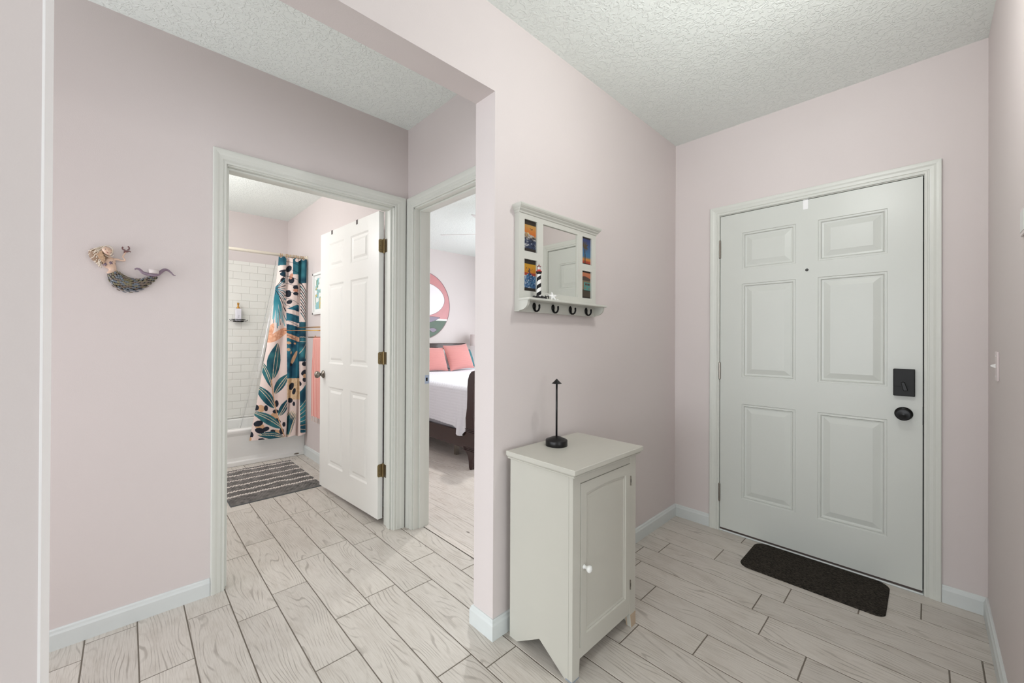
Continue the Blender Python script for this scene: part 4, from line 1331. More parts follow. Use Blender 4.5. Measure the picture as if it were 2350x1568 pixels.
zb = np.interp(B_[:, 0], [0.88, 1.2, 1.215, 1.3, 1.31, 1.39], [0.244, 0.232, 0.222, 0.24, 0.215, 0.238])
ZZ = zt[None] * (1 - vv[:, None]) + zb[None] * vv[:, None]
CV = np.stack([XY[..., 0], XY[..., 1], ZZ], -1).reshape(-1, 3)
m = MB()
m.v = CV.tolist()
idx = np.arange(NUc * NVc).reshape(NVc, NUc)
m.f = np.stack([idx[:-1, :-1], idx[:-1, 1:], idx[1:, 1:], idx[1:, :-1]], -1).reshape(-1, 4).tolist()
m.mi = [0] * len(m.f)
# the botanical print, drawn on the cloth in its own sheet coordinates
wq = 0.2068097 * CV[:, 0] + 0.0010287 * CV[:, 2] + 1
qx = (1761.6477 * CV[:, 0] + 10.08997 * CV[:, 2] - 1103.6345) / wq
qy = (263.24805 * CV[:, 0] - 1460.19595 * CV[:, 2] + 3042.82814) / wq
LOW = 1359.0
col = np.tile(rgb(236, 218, 211), (len(qx), 1))
tealN = smooth_noise(qx, qy, 1 / 60, 1 / 60, 11)
INK, TAN, CREAM = rgb(42, 46, 56), rgb(214, 172, 134), rgb(232, 214, 186)


def paint(mask, c):
    global col
    col = np.where(mask[:, None], c, col)


def teal_c(a=(58, 118, 124), b=(30, 72, 88)):
    return mixc(rgb(*a), rgb(*b), np.clip(tealN * 1.4 - 0.2, 0, 1))


def seg_mask(x0, y0, x1, y1, w_):
    dx, dy = x1 - x0, y1 - y0
    L2 = dx * dx + dy * dy
    t = np.clip(((qx - x0) * dx + (qy - y0) * dy) / L2, 0, 1)
    return np.hypot(qx - x0 - t * dx, qy - y0 - t * dy) < w_ / 2


def leaf(x0, y0, x1, y1, w_, bend=0.0, veins=True, c=None):
    dx, dy = x1 - x0, y1 - y0
    L = math.hypot(dx, dy)
    s_ = ((qx - x0) * dx + (qy - y0) * dy) / (L * L)
    d_ = ((qx - x0) * -dy + (qy - y0) * dx) / L
    sc_ = np.clip(s_, 0, 1)
    d_ = d_ - bend * np.sin(PI * sc_)
    hw = w_ / 2 * np.sin(PI * sc_ ** 0.85) ** 0.8
    msk = (s_ > 0) & (s_ < 1) & (np.abs(d_) < hw)
    paint(msk, teal_c() if c is None else c)
    if veins:
        paint(msk & (np.abs(d_) < 3.2), CREAM)
        paint(msk & (np.abs(d_ - hw * 0.5) < 2.6), CREAM)


PB1 = qx < 828
# first panel, upper part: split leaf, palm fan, tan sweep
paint(PB1 & (qy < 360), teal_c((66, 134, 146), (30, 74, 92)))
paint(PB1 & ell(qx, qy, 800, 390, 60, 26, -12), rgb(236, 218, 211))
paint(PB1 & ell(qx, qy, 800, 425, 62, 14, -8), INK)
paint(PB1 & ell(qx, qy, 795, 470, 50, 30, 10), rgb(30, 58, 74))
paint(PB1 & ell(qx, qy, 785, 540, 36, 30, 0), INK)
for k in range(15):
    a = math.radians(-38 + k * 9.5)
    L = 330 + 26 * math.sin(k * 2.1)
    paint(PB1 & seg_mask(690, 640, 690 + L * math.cos(a) * 0.75, 640 + L * math.sin(a) * 1.35, 7 + 4 * (k % 2)), rgb(52, 120, 138) if k % 3 else INK)
for k in range(6):
    x = 640 + 28 * k
    paint(PB1 & seg_mask(700 + 5 * k, 720, x + 30, 1000 + 14 * (k % 3) * 3, 20 - 2 * k), mixc(rgb(44, 118, 132), rgb(140, 196, 206), np.clip((qy - 780) / 260, 0, 1)))
tanN = smooth_noise(qx, qy, 1 / 14, 1 / 14, 4)
paint(PB1 & ell(qx, qy, 720, 1200, 150, 48, -32), mixc(rgb(214, 150, 118), rgb(238, 190, 160), tanN))
paint(PB1 & ell(qx, qy, 625, 1180, 30, 130, 20), mixc(rgb(214, 150, 118), rgb(238, 190, 160), tanN))
# first panel, lower part: the branch
for x, y, rx, ry, a in ((515, 720, 44, 42, 0), (672, 815, 40, 44, -20), (500, 935, 56, 40, 10), (690, 1000, 50, 30, 0), (385, 1085, 20, 30, 0)):
    paint(PB1 & ell(qx, qy, x, y + LOW, rx, ry, a), TAN)
for x, y, rx, ry, a in ((458, 712, 36, 36, 0), (574, 716, 24, 36, 0), (704, 660, 24, 40, 0), (692, 756, 38, 24, 0), (484, 900, 56, 34, -20), (500, 985, 56, 34, 8), (572, 965, 44, 26, -20), (400, 1034, 27, 34, -15), (760, 992, 28, 38, 0), (520, 1090, 40, 16, 0), (788, 908, 20, 30, 0), (655, 990, 30, 20, 0), (722, 862, 34, 18, 40), (640, 600, 22, 18, 30)):
    paint(PB1 & ell(qx, qy, x, y + LOW, rx, ry, a), INK)
for a in ((655, 365, 720, -72, 165, -12), (642, 470, 512, 125, 82, 6), (676, 545, 850, 300, 105, -8), (680, 715, 452, 440, 128, 10), (728, 810, 850, 600, 86, 0), (765, 955, 400, 760, 118, 16), (795, 1068, 470, 1040, 92, 14)):
    keep = col.copy()
    leaf(a[0], a[1] + LOW, a[2], a[3] + LOW, a[4], a[5])
    col = np.where(PB1[:, None], col, keep)
for a, b in zip([(640, 380), (662, 560), (700, 760), (748, 920)], [(662, 560), (700, 760), (748, 920), (795, 1050)]):
    paint(PB1 & seg_mask(a[0], a[1] + LOW, b[0], b[1] + LOW, 13), mixc(rgb(196, 150, 112), rgb(224, 186, 146), tanN))
# second panel
P2 = (qx >= 828) & (qx < 985)
paint(P2 & (qy < 470) & (qx > 900 + 0.1 * qy * 0), teal_c((66, 134, 146), (30, 74, 92)))
paint(P2 & ell(qx, qy, 845, 430, 45, 70, 0), rgb(232, 214, 208))
paint(P2 & ell(qx, qy, 950, 300, 26, 22, 0), rgb(236, 218, 211))
for x, y, rx, ry, a in ((885, 540, 30, 40, 0), (940, 625, 40, 26, 0), (850, 700, 30, 44, 0), (942, 700, 40, 22, 0), (862, 800, 30, 24, -30), (860, 400, 26, 40, 20)):
    paint(P2 & ell(qx, qy, x, y, rx, ry, a), INK)
paint(P2 & ell(qx, qy, 940, 662, 40, 18, 0), rgb(206, 148, 124))
paint(P2 & ell(qx, qy, 882, 492, 18, 36, 15), rgb(206, 148, 124))
top2 = 830 + 0.4 * np.abs(qx - 960)
paint(P2 & (qy > top2) & (qy < 1720), teal_c((52, 122, 142), (28, 68, 92)))
for y, h in ((905, 26), (1040, 22)):
    paint(P2 & (np.abs(qy - y - 0.25 * (qx - 830)) < h), rgb(236, 218, 211))
paint(P2 & (np.abs(qy - 1200 - 0.35 * (qx - 830)) < 28), mixc(rgb(205, 150, 120), rgb(232, 192, 160), tanN))
for x, y, rx, ry in ((850, 1292, 30, 16), (930, 1300, 16, 12), (848, 1372, 22, 18), (880, 1410, 12, 18)):
    paint(P2 & ell(qx, qy, x, y, rx, ry, 10), TAN)
paint(P2 & ell(qx, qy, 920, 1470, 20, 90, 25), TAN)
paint(P2 & (np.abs((qx - 830) * 0.45 - (qy - 1100) % 90 + 10) < 2.5) & (qy < 1250), rgb(20, 50, 70))
paint(P2 & (qy > 1718) & (qy < 1972), mixc(rgb(222, 190, 150), rgb(240, 214, 176), tanN))
for x, y, rx, ry, a in ((888, 455, 24, 46, 20), (915, 515, 20, 40, 15), (872, 625, 26, 30, 15), (912, 665, 16, 26, 0), (880, 195, 18, 20, 0)):
    paint(P2 & ell(qx, qy, x, y + LOW, rx, ry, a), INK)
for k in range(9):
    x = 800 + 18 * k
    keep = col.copy()
    leaf(820 + 4 * k, 2410, 812 + 17 * k, 2090 + 12 * abs(k - 5), 38, -10, True)
    col = np.where((P2 & (qy > 2080))[:, None], col, keep)
# third panel
P3_ = qx >= 985
paint(P3_ & (qy < 575), teal_c((62, 128, 138), (30, 70, 88)))
for k in range(10):
    y = 570 + 40 * k
    paint(P3_ & seg_mask(1000, y, 1090, y + 170, 9), teal_c() if k % 2 else INK)
paint(P3_ & (qy > 1040) & (qy < 1515), teal_c((62, 132, 142), (32, 66, 84)))
for a in ((1080, 1280, 985, 1420), (1080, 1280, 1050, 1480), (990, 1220, 1085, 1225), (990, 1275, 1085, 1278)):
    paint(P3_ & seg_mask(*a, 5), CREAM)
for x, y, rx, ry, a in ((1040, 185, 32, 28, 0), (1036, 290, 42, 30, -40), (1040, 375, 26, 28, 0), (982, 420, 20, 30, -20)):
    paint(P3_ & ell(qx, qy, x, y + LOW, rx, ry, a), INK)
paint(P3_ & ell(qx, qy, 1042, 330 + LOW, 24, 24, 0), TAN)
paint(P3_ & (qy > 430 + LOW + (1060 - qx) * 1.2) & (qy < 1015 + LOW - (qx - 950) * 0.1), teal_c((58, 140, 152), (28, 70, 90)))
for k in range(8):
    paint(P3_ & seg_mask(925, 850 + LOW + 30 * k - 70, 1070, 640 + LOW + 62 * k - 40, 5), TAN if k % 2 else CREAM)
paint(P3_ & (qy > 1015 + LOW), rgb(236, 214, 208))
curt = thing('shower_curtain', 'pink shower curtain printed with teal leaves and dark spots', 'curtain', (1.2, 4.47, 0.24))
cc = obj('cloth', m, M['cloth'], curt, smooth=True, colors=col)
for k in range(11):
    x = (1.150, 1.168, 1.205, 1.216, 1.245, 1.275, 1.300, 1.322, 1.346, 1.366, 1.388)[k]
    tl = hr.uniform(-0.25, 0.25)
    obj('ring', MB().tube([(x + 0.023 * math.sin(a) * math.sin(tl), RY + 0.023 * math.sin(a) * math.cos(tl), RZ - 0.006 + 0.023 * math.cos(a)) for a in np.linspace(0, 2 * PI, 21)[:-1]], 0.0016, 6, closed=True), M['gold'], curt, smooth=True)
lm, t_, b_ = nt('clear_vinyl_liner')
out = t_.nodes['Material Output']
tr = nn(t_, 'ShaderNodeBsdfTransparent')
gl = nn(t_, 'ShaderNodeBsdfGlossy')
gl.inputs['Roughness'].default_value = 0.15
df = nn(t_, 'ShaderNodeBsdfDiffuse')
df.inputs['Color'].default_value = (0.9, 0.9, 0.9, 1)
lw = nn(t_, 'ShaderNodeLayerWeight')
lw.inputs['Blend'].default_value = 0.25
mx = nn(t_, 'ShaderNodeMixShader')
sock(t_, lw.outputs['Fresnel'], mx.inputs[0])
sock(t_, tr.outputs[0], mx.inputs[1])
sock(t_, gl.outputs[0], mx.inputs[2])
mx2 = nn(t_, 'ShaderNodeMixShader')
mx2.inputs[0].default_value = 0.1
sock(t_, mx.outputs[0], mx2.inputs[1])
sock(t_, df.outputs[0], mx2.inputs[2])
sock(t_, mx2.outputs[0], out.inputs['Surface'])


def liner(u, v):
    x0 = 1.125 * (1 - v ** 1.2) + 0.80 * v ** 1.2
    x = x0 + (1.39 - x0) * u
    y = 4.545 + 0.05 * v + 0.018 * math.sin(u * 30) * (1 - 0.3 * v) + 0.006 * math.sin(u * 70 + 3 * v)
    return (x, y + 0.03, 2.05 * (1 - v) + 0.30 * v)


tag(obj('curtain_liner', MB().grid(liner, 80, 30), lm, None, (1.2, 4.58, 0.37), smooth=True), 'clear vinyl shower liner hanging inside the tub', 'shower liner')

# soap dish and bottle
SY = 5.14
dish = thing('soap_basket', 'black wire basket on the tiled shower wall', 'wire basket', (0.9, YTILE - 0.01, 1.42))
m = MB()
ring = lambda z, ix, iy: [(0.9 + 0.066 * math.cos(a) * ix, SY + 0.042 * math.sin(a) * iy, z) for a in np.linspace(0, 2 * PI, 29)[:-1]]
m.tube(ring(1.446, 1, 1), 0.0032, 8, closed=True).tube(ring(1.424, 0.72, 0.75), 0.0032, 8, closed=True)
obj('rim', m, M['black'], dish, smooth=True)
for k in range(7):
    x = 0.9 - 0.042 + 0.014 * k
    obj('wire', MB().tube([(x, SY - 0.040, 1.446), (x, SY - 0.03, 1.424), (x, SY + 0.03, 1.424), (x, SY + 0.038, 1.446)], 0.002, 6), M['black'], dish, smooth=True)
m = MB().tube([(0.815, SY - 0.02, 1.446), (0.822, SY - 0.02, 1.434), (0.835, SY - 0.02, 1.43), (0.965, SY - 0.02, 1.43), (0.978, SY - 0.02, 1.434), (0.986, SY - 0.02, 1.444)], 0.003, 8)
obj('hook_rail', m, M['black'], dish, smooth=True)
obj('wall_bracket', MB().box(0.87, 0.93, SY + 0.034, YTILE - 0.0101, 1.428, 1.452), M['black'], dish)
bot_ = thing('soap_bottle', 'white soap bottle with gold pump in the wire basket', 'bottle', (0.897, SY, 1.4265))
obj('body', MB().box(0.870, 0.9245, SY - 0.024, SY + 0.024, 1.4268, 1.566), plain('pearl_white_plastic', (232, 230, 238), 0.25), bot_, bevel=0.006, seg=3)
pm = obj('pump', MB().lathe([(0.0175, 1.566), (0.0165, 1.575), (0.0085, 1.590), (0.0075, 1.606), (0.0105, 1.610), (0.0105, 1.630), (0, 1.631)], Matrix.Translation((0.8975, SY, 0)), 20), M['gold'], bot_, smooth=True)
obj('nozzle', MB().tube([(0.8975, SY, 1.622), (0.8975, SY - 0.034, 1.618)], 0.0045, 8), M['gold'], pm, smooth=True)
obj('label_mark', MB().tube([(0.889, SY - 0.0245, 1.468), (0.899, SY - 0.0245, 1.466), (0.903, SY - 0.0245, 1.475), (0.895, SY - 0.0245, 1.485), (0.9, SY - 0.0245, 1.495), (0.906, SY - 0.0245, 1.487)], 0.0011, 5), M['black'], bot_)

# bath rug, woven rows
gx, gy = 230, 300
rx0, rx1, ry0, ry1 = 0.568, 1.222, 3.462, 4.378
U, V_ = np.meshgrid(np.linspace(0, 1, gx), np.linspace(0, 1, gy))
stripe_y = [3.63, 3.748, 3.886, 4.025, 4.176, 4.298]
Xr = rx0 + (rx1 - rx0) * U
Yr_ = ry0 + (ry1 - ry0) * V_
wobble = 0.004 * np.sin(Xr * 40) + 0.010 * np.exp(-((Xr - 0.95) / 0.07) ** 2) * np.exp(-((Yr_ - 3.76) / 0.06) ** 2) * 3 + 0.012 * np.exp(-((Xr - 0.78) / 0.04) ** 2) * np.exp(-((Yr_ - 4.28) / 0.06) ** 2) * 2.5
Yw = Yr_ - wobble
rowp = Yw / 0.0225
rn = np.floor(rowp)
bumps = np.abs(np.sin(PI * rowp)) ** 0.6 * (0.55 + 0.45 * np.abs(np.sin(PI * (Xr / 0.028 + 0.5 * (rn % 2)))) ** 0.7)
edge_f = np.clip(np.minimum(U, 1 - U) * 60, 0, 1) * np.clip(np.minimum(V_, 1 - V_) * 60, 0, 1)
Zr = 0.004 + 0.013 * bumps * edge_f
dist = np.min([np.abs(Yw - y - 0.003 * np.sin(Xr * 220)) for y in stripe_y], axis=0)
isw = dist < 0.0085
base_c = mixc(rgb(100, 97, 95), rgb(138, 134, 130), smooth_noise(Xr.ravel() * 30, Yr_.ravel() * 40, 1.3, 1.1, 21)).reshape(gy, gx, 3)
grad = np.clip((Yr_ - 3.75) / 0.3, 0, 1)[..., None] * 0.04
colr = np.where(isw[..., None], rgb(232, 224, 216), base_c + grad)
Zr = np.where(isw, 0.014 + 0.006 * np.abs(np.sin(Xr * 160)), Zr)
m = MB()
Yo = Yr_ + 0.0
m.v = np.stack([Xr, Yo, Zr], -1).reshape(-1, 3).tolist()
idx = np.arange(gx * gy).reshape(gy, gx)
m.f = np.stack([idx[:-1, :-1], idx[:-1, 1:], idx[1:, 1:], idx[1:, :-1]], -1).reshape(-1, 4).tolist()
m.mi = [0] * len(m.f)
rug = thing('bath_rug', 'grey woven bath rug with white stripes on the bathroom floor', 'bath rug', (0.9, 3.92, 0))
obj('pile', m, M['weave'], rug, smooth=True, colors=colr.reshape(-1, 3))
obj('backing', MB().box(rx0 - 0.004, rx1 + 0.004, ry0 - 0.006, ry1 + 0.002, 0.0002, 0.005), plain('grey_rug_backing', (86, 90, 92), 0.8), rug)

# picture and towel rack on the bath wall
pic = thing('framed_picture', 'white framed watercolour print on the bathroom wall', 'picture', (XBATH, 4.05, 1.69))
m = MB()
y0, y1, z0, z1 = 3.87, 4.262, 1.482, 1.9
for a in ((y0, y1, z0, z0 + 0.024), (y0, y1, z1 - 0.024, z1), (y0, y0 + 0.024, z0, z1), (y1 - 0.024, y1, z0, z1)):
    m.box(XBATH - 0.024, XBATH - 0.001, *a)
obj('frame', m, M['white'], pic, bevel=0.002)
nu, nv = 60, 60
m = MB().grid(lambda u, v: (XBATH - 0.008, y1 - 0.02 - (y1 - y0 - 0.04) * u, z0 + 0.02 + (z1 - z0 - 0.04) * v), nu, nv)
u = np.tile(np.linspace(0, 1, nu), nv)
v = np.repeat(np.linspace(0, 1, nv), nu)
n1, n2 = smooth_noise(u, v, 7, 9, 31), smooth_noise(u, v, 11, 13, 32)
c = np.tile(rgb(240, 242, 240), (nu * nv, 1))
inr = (u > 0.08) & (u < 0.92) & (v > 0.1) & (v < 0.9)
c = np.where((inr & (n1 > 0.55))[:, None], rgb(150, 196, 200), c)
c = np.where((inr & (n2 > 0.7))[:, None], rgb(120, 160, 130), c)
c = np.where((inr & (n1 + n2 > 1.45))[:, None], rgb(214, 190, 120), c)
obj('print', m, M['print'], pic, colors=c)
rack = thing('towel_rack', 'gold towel rack with three bars on the bathroom wall', 'towel rack', (XBATH, 4.0, 1.3))
for x, z, ye, zn in ((1.185, 1.321, 4.44, 1.3075), (1.275, 1.352, 4.345, 1.3405), (1.355, 1.254, 4.262, 1.254)):
    obj('bar', MB().tube([(x, 3.43, zn), (x, ye, z)], 0.0045, 10), M['gold'], rack, smooth=True)
for y in (3.445,):
    m = MB().tube([(XBATH - 0.001, y, 1.25), (1.355, y, 1.254), (1.3, y, 1.32), (1.275, y, 1.341), (1.185, y, 1.308)], 0.005, 8)
    obj('arm', m, M['gold'], rack, smooth=True)
    obj('wall_plate', MB().lathe([(0.022, 0), (0.022, 0.005), (0.012, 0.01), (0.008, 0.02)], axis_matrix((XBATH - 0.0005, y, 1.25), (-1, 0, 0)), 20), M['gold'], rack, smooth=True)
obj('wall_plate', MB().lathe([(0.016, 0), (0.016, 0.005), (0.006, 0.01), (0.0045, 0.058)], axis_matrix((XBATH - 0.0005, 4.225, 1.254), (-1, 0, 0)), 20), M['gold'], rack, smooth=True)
towel = thing('towel', 'coral striped towel with white fringe hanging on the gold rack', 'towel', (1.355, 3.98, 1.25))
NU, NV = 120, 70


def tcloth(front):
    def fn(u, v):
        wdt = 0.14 + 0.05 * min(1, v * 2.2)
        y = 3.96 + (u - 0.5) * 2 * wdt
        x = 1.355 - (0.009 if front else -0.009) * (1 if v > 0.02 else 0.3) + (0.007 * math.sin(u * 34) + 0.003 * math.sin(u * 61 + 2)) * min(1, v * 3)
        return (x, y, 1.2595 - v * (0.78 if front else 0.17))
    return fn


for fr, nm in ((1, 'front_fold'), (0, 'back_fold')):
    m = MB().grid(tcloth(fr), NU, NV)
    u = np.tile(np.linspace(0, 1, NU), NV)
    st = (np.floor(u * 60) % 2).astype(bool)
    cct = np.where(st[:, None], rgb(222, 138, 128), rgb(240, 196, 186))
    fo = obj(nm, m, M['cloth'], towel, smooth=True, colors=cct)
    m = MB()
    for k in range(40):
        p = tcloth(fr)(k / 39, 1.0)
        m.tube([p, (p[0] + hr.uniform(-0.003, 0.003), p[1] + hr.uniform(-0.003, 0.003), p[2] - 0.022), (p[0] + hr.uniform(-0.004, 0.004), p[1] + hr.uniform(-0.006, 0.006), p[2] - 0.05)], 0.0022, 5)
    obj('fringe', m, plain('white_fringe_%d' % fr, (238, 222, 214), 0.9), fo)

# ------------------------------------------------------------------ bedroom
BX0, BX1 = 2.42, 4.02
bed = thing('sleigh_bed', 'dark wood sleigh bed seen through the bedroom doorway', 'bed', (3.2, 4.0, 0))
prof = [(2.93, 0.0), (2.952, 0.0), (2.962, 0.02), (2.968, 0.08), (2.978, 0.12), (3.0, 0.15), (3.036, 0.172), (3.04, 0.2), (3.04, 0.40), (3.034, 0.44), (3.012, 0.50), (2.998, 0.58), (2.993, 0.68), (2.992, 0.78), (2.985, 0.85), (2.965, 0.90), (2.93, 0.935), (2.89, 0.945), (2.85, 0.93), (2.835, 0.895), (2.85, 0.865), (2.88, 0.85), (2.898, 0.80), (2.905, 0.70), (2.905, 0.5), (2.89, 0.40), (2.88, 0.36), (2.88, 0.19), (2.89, 0.15), (2.91, 0.10), (2.915, 0.03)]
for xa, xb in ((BX0 - 0.02, BX0 + 0.045), (BX1 - 0.045, BX1 + 0.02)):
    p = obj('foot_post', MB().prism(prof, lambda q, t: (t, q[0], q[1]), xa, xb), M['bedwood'], bed, bevel=0.004, seg=2)
    for zr in (0.352, 0.366, 0.38, 0.176, 0.190, 0.204):
        obj('reeding', MB().tube([(xa - 0.003, 2.876, zr), (xa - 0.003, 3.043, zr), (xb + 0.003, 3.043, zr), (xb + 0.003, 2.876, zr)], 0.0042, 8, closed=True), M['bedwood'], p, smooth=True)
m = MB().prism([(2.915, 0.2), (2.985, 0.2), (2.975, 0.5), (2.965, 0.75), (2.95, 0.88), (2.90, 0.92), (2.87, 0.90), (2.90, 0.84), (2.925, 0.7)], lambda q, t: (t, q[0], q[1]), BX0 + 0.045, BX1 - 0.045)
obj('footboard', m, M['bedwood'], bed)
for xa in (BX0, BX1 - 0.03):
    obj('side_rail', MB().box(xa, xa + 0.03, 3.035, 5.04, 0.178, 0.345), M['bedwood'], bed, bevel=0.004)
obj('headboard', MB().prism([(5.03, 0.15), (5.09, 0.15), (5.09, 1.1), (5.12, 1.155), (5.12, 1.175), (5.09, 1.182), (5.05, 1.172), (5.03, 1.12)], lambda q, t: (t, q[0], q[1]), BX0 - 0.02, BX1 + 0.0), M['bedwood'], bed, bevel=0.004)
obj('slat_leg', MB().box(2.60, 2.64, 3.42, 3.46, 0, 0.2), M['nickel'], bed)
mtl = plain('white_box_spring', (206, 208, 216), 0.8, vary=0.03)
obj('box_spring', MB().box(BX0 + 0.035, BX1 - 0.035, 3.05, 5.02, 0.2, 0.47), mtl, bed, bevel=0.02, seg=3)
obj('mattress', MB().box(BX0 + 0.035, BX1 - 0.035, 3.05, 5.02, 0.47, 0.775), mtl, bed, bevel=0.05, seg=4)

# quilted coverlet
qm, t_, b_ = nt('white_quilted_cotton')
b_.inputs['Base Color'].default_value = (*lin(232, 233, 240), 1)
b_.inputs['Roughness'].default_value = 0.85
tc = nn(t_, 'ShaderNodeTexCoord')
mp = nn(t_, 'ShaderNodeMapping')
mp.inputs['Rotation'].default_value = (0, 0, math.radians(45))
mp.inputs['Scale'].default_value = (34, 34, 34)
sock(t_, tc.outputs['UV'] if False else tc.outputs['Object'], mp.inputs[0])
vo = nn(t_, 'ShaderNodeTexVoronoi')
vo.inputs['Scale'].default_value = 1.0
vo.inputs['Randomness'].default_value = 0.15
sock(t_, mp.outputs[0], vo.inputs['Vector'])
bp = nn(t_, 'ShaderNodeBump')
bp.inputs['Strength'].default_value = 0.6
bp.inputs['Distance'].default_value = 0.006
bp.invert = True
sock(t_, vo.outputs['Distance'], bp.inputs['Height'])
sock(t_, bp.outputs[0], b_.inputs['Normal'])


def cover(u, v):
    """u along the bed from the foot, v across the top then down the near side"""
    y = 2.995 + (4.98 - 2.995) * u
    corner = math.exp(-((y - 3.08) / 0.07) ** 2)
    zbot = 0.392 - 0.095 * corner - 0.006 * abs(math.sin(y * 52))
    if v < 0.6:
        t = v / 0.6
        x = 3.99 + (2.47 - 3.99) * t
        z = 0.798 + 0.006 * math.sin(y * 6) * math.sin(x * 5)
        if t > 0.93:
            z -= 0.012 * ((t - 0.93) / 0.07) ** 2
    elif v < 0.7:
        a = (v - 0.6) / 0.1 * PI / 2
        x = 2.47 - 0.062 * math.sin(a)
        z = 0.786 - 0.062 * (1 - math.cos(a))
    else:
        t = (v - 0.7) / 0.3
        z = 0.724 + (zbot - 0.724) * t
        x = 2.408 - 0.012 * t + (0.014 * math.sin(y * 11) + 0.030 * corner * math.sin(y * 70)) * t - 0.02 * corner * t
    return (x, y, z)


cv = thing('coverlet', 'white quilted coverlet with scalloped lace edge on the sleigh bed', 'bedspread', (3.2, 4.0, 0.8))
obj('quilt', MB().grid(cover, 160, 110), qm, cv, smooth=True)


def pillow(name, label, c, right, up, w_, h_, t_h, mat, cat='cushion', group=None):
    c, r_, u_ = Vector(c), Vector(right).normalized(), Vector(up).normalized()
    u_ = (u_ - r_ * u_.dot(r_)).normalized()
    n_ = r_.cross(u_)
    m = MB()
    for s_ in (1, -1):
        def fn(u, v):
            a, b = u * 2 - 1, v * 2 - 1
            th_ = t_h * (max(0, 1 - a * a) ** 0.5) * (max(0, 1 - b * b) ** 0.5)
            pin = 1 - 0.06 * (1 - abs(a) ** 2) * (abs(b) ** 4)
            pin2 = 1 - 0.06 * (1 - abs(b) ** 2) * (abs(a) ** 4)
            return tuple(c + r_ * a * w_ / 2 * pin2 + u_ * b * h_ / 2 * pin + n_ * s_ * th_)
        m.grid(fn, 28, 28)
    return tag(obj(name, m, mat, None, tuple(c), smooth=True), label, cat, group)


def rib(name, c_, sc_):
    mt_, t2, b2 = nt(name)
    b2.inputs['Base Color'].default_value = (*lin(*c_), 1)
    b2.inputs['Roughness'].default_value = 0.85
    b2.inputs['Sheen Weight'].default_value = 0.4
    tc2 = nn(t2, 'ShaderNodeTexCoord')
    wv = nn(t2, 'ShaderNodeTexWave', bands_direction='Z')
    wv.inputs['Scale'].default_value = sc_
    wv.inputs['Distortion'].default_value = 0.4
    sock(t2, tc2.outputs['Object'], wv.inputs['Vector'])
    bp2 = nn(t2, 'ShaderNodeBump')
    bp2.inputs['Strength'].default_value = 0.5
    bp2.inputs['Distance'].default_value = 0.003
    sock(t2, wv.outputs['Fac'], bp2.inputs['Height'])
    sock(t2, bp2.outputs[0], b2.inputs['Normal'])
    return mt_


coral = rib('coral_corduroy', (194, 128, 124), 28)
pillow('throw_pillow', 'coral corduroy cushion on the bed, the one nearer the lamp', (3.52, 4.585, 0.986), (0.955, 0.08, 0.05), (-0.16, 0.42, 1), 0.46, 0.385, 0.075, coral, 'cushion', 'coral cushions')
pillow('throw_pillow', 'coral corduroy cushion on the bed, half hidden by the door jamb', (3.07, 4.59, 0.968), (0.99, 0.02, -0.03), (-0.22, 0.42, 1), 0.46, 0.35, 0.07, coral, 'cushion', 'coral cushions')
nu = 40
leafy = plain('white_pillow_cotton', (236, 236, 238), 0.8)
pillow('bed_pillow', 'white bed pillow behind the coral cushion nearer the lamp', (3.5, 4.85, 0.955), (1, 0, 0.03), (0, 0.45, 1), 0.6, 0.315, 0.075, leafy, 'pillow', 'pillows against the headboard')
pillow('bed_pillow', 'teal patterned pillow behind the half hidden coral cushion', (2.88, 4.85, 0.955), (1, 0, 0), (0, 0.45, 1), 0.58, 0.315, 0.075, plain('teal_pillow_cotton', (70, 120, 128), 0.8, vary=0.5, vscale=26), 'pillow', 'pillows against the headboard')
pillow('bed_pillow', 'teal pillow edge showing beside the bedside lamp', (3.91, 4.87, 0.95), (1, 0, -0.03), (0, 0.5, 1), 0.2, 0.3, 0.06, plain('teal_pillow_cotton_b', (70, 120, 128), 0.8, vary=0.5, vscale=26), 'pillow', 'pillows against the headboard')

# round art
AX, AZ, AR = 3.257, 1.754, 0.513
art = thing('round_wall_art', 'large round pink and green leaded art panel over the bed', 'wall art', (AX, YBED, AZ))
circ = [(AX + AR * math.cos(a), AZ + AR * math.sin(a)) for a in np.linspace(0, 2 * PI, 73)[:-1]]
fy = lambda p, t: (p[0], t, p[1])
obj('pink_field', MB().prism(circ, fy, YBED - 0.012, YBED - 0.001), plain('pink_art_glass', (206, 140, 142), 0.35, vary=0.08, vscale=10), art)
oval = [(3.40 + 0.272 * math.cos(a) + 0.02, 1.848 + 0.248 * math.sin(a)) for a in np.linspace(0, 2 * PI, 61)[:-1]]
ov = [(3.25 + 0.42 * math.cos(a), 1.848 + 0.258 * math.sin(a)) for a in np.linspace(0, 2 * PI, 61)[:-1]]
obj('white_field', MB().prism(ov, fy, YBED - 0.014, YBED - 0.0119), plain('white_art_glass', (240, 234, 236), 0.3), art)
zg = 1.528
a0 = math.asin((zg - AZ) / AR)
seg_ = [(AX + AR * math.cos(a), AZ + AR * math.sin(a)) for a in np.linspace(PI - a0, 2 * PI + a0, 40)]
obj('green_field', MB().prism(seg_, fy, YBED - 0.0145, YBED - 0.0119), plain('green_art_glass', (56, 84, 60), 0.3, vary=0.1, vscale=14), art)
obj('horizon_band', MB().prism([(3.5, zg), (3.717, zg), (3.725, zg + 0.024), (3.5, zg + 0.03)], fy, YBED - 0.0150, YBED - 0.0119), M['porcelain'], art)
lil = plain('lilac_art_glass', (132, 118, 138), 0.3, vary=0.1, vscale=20)
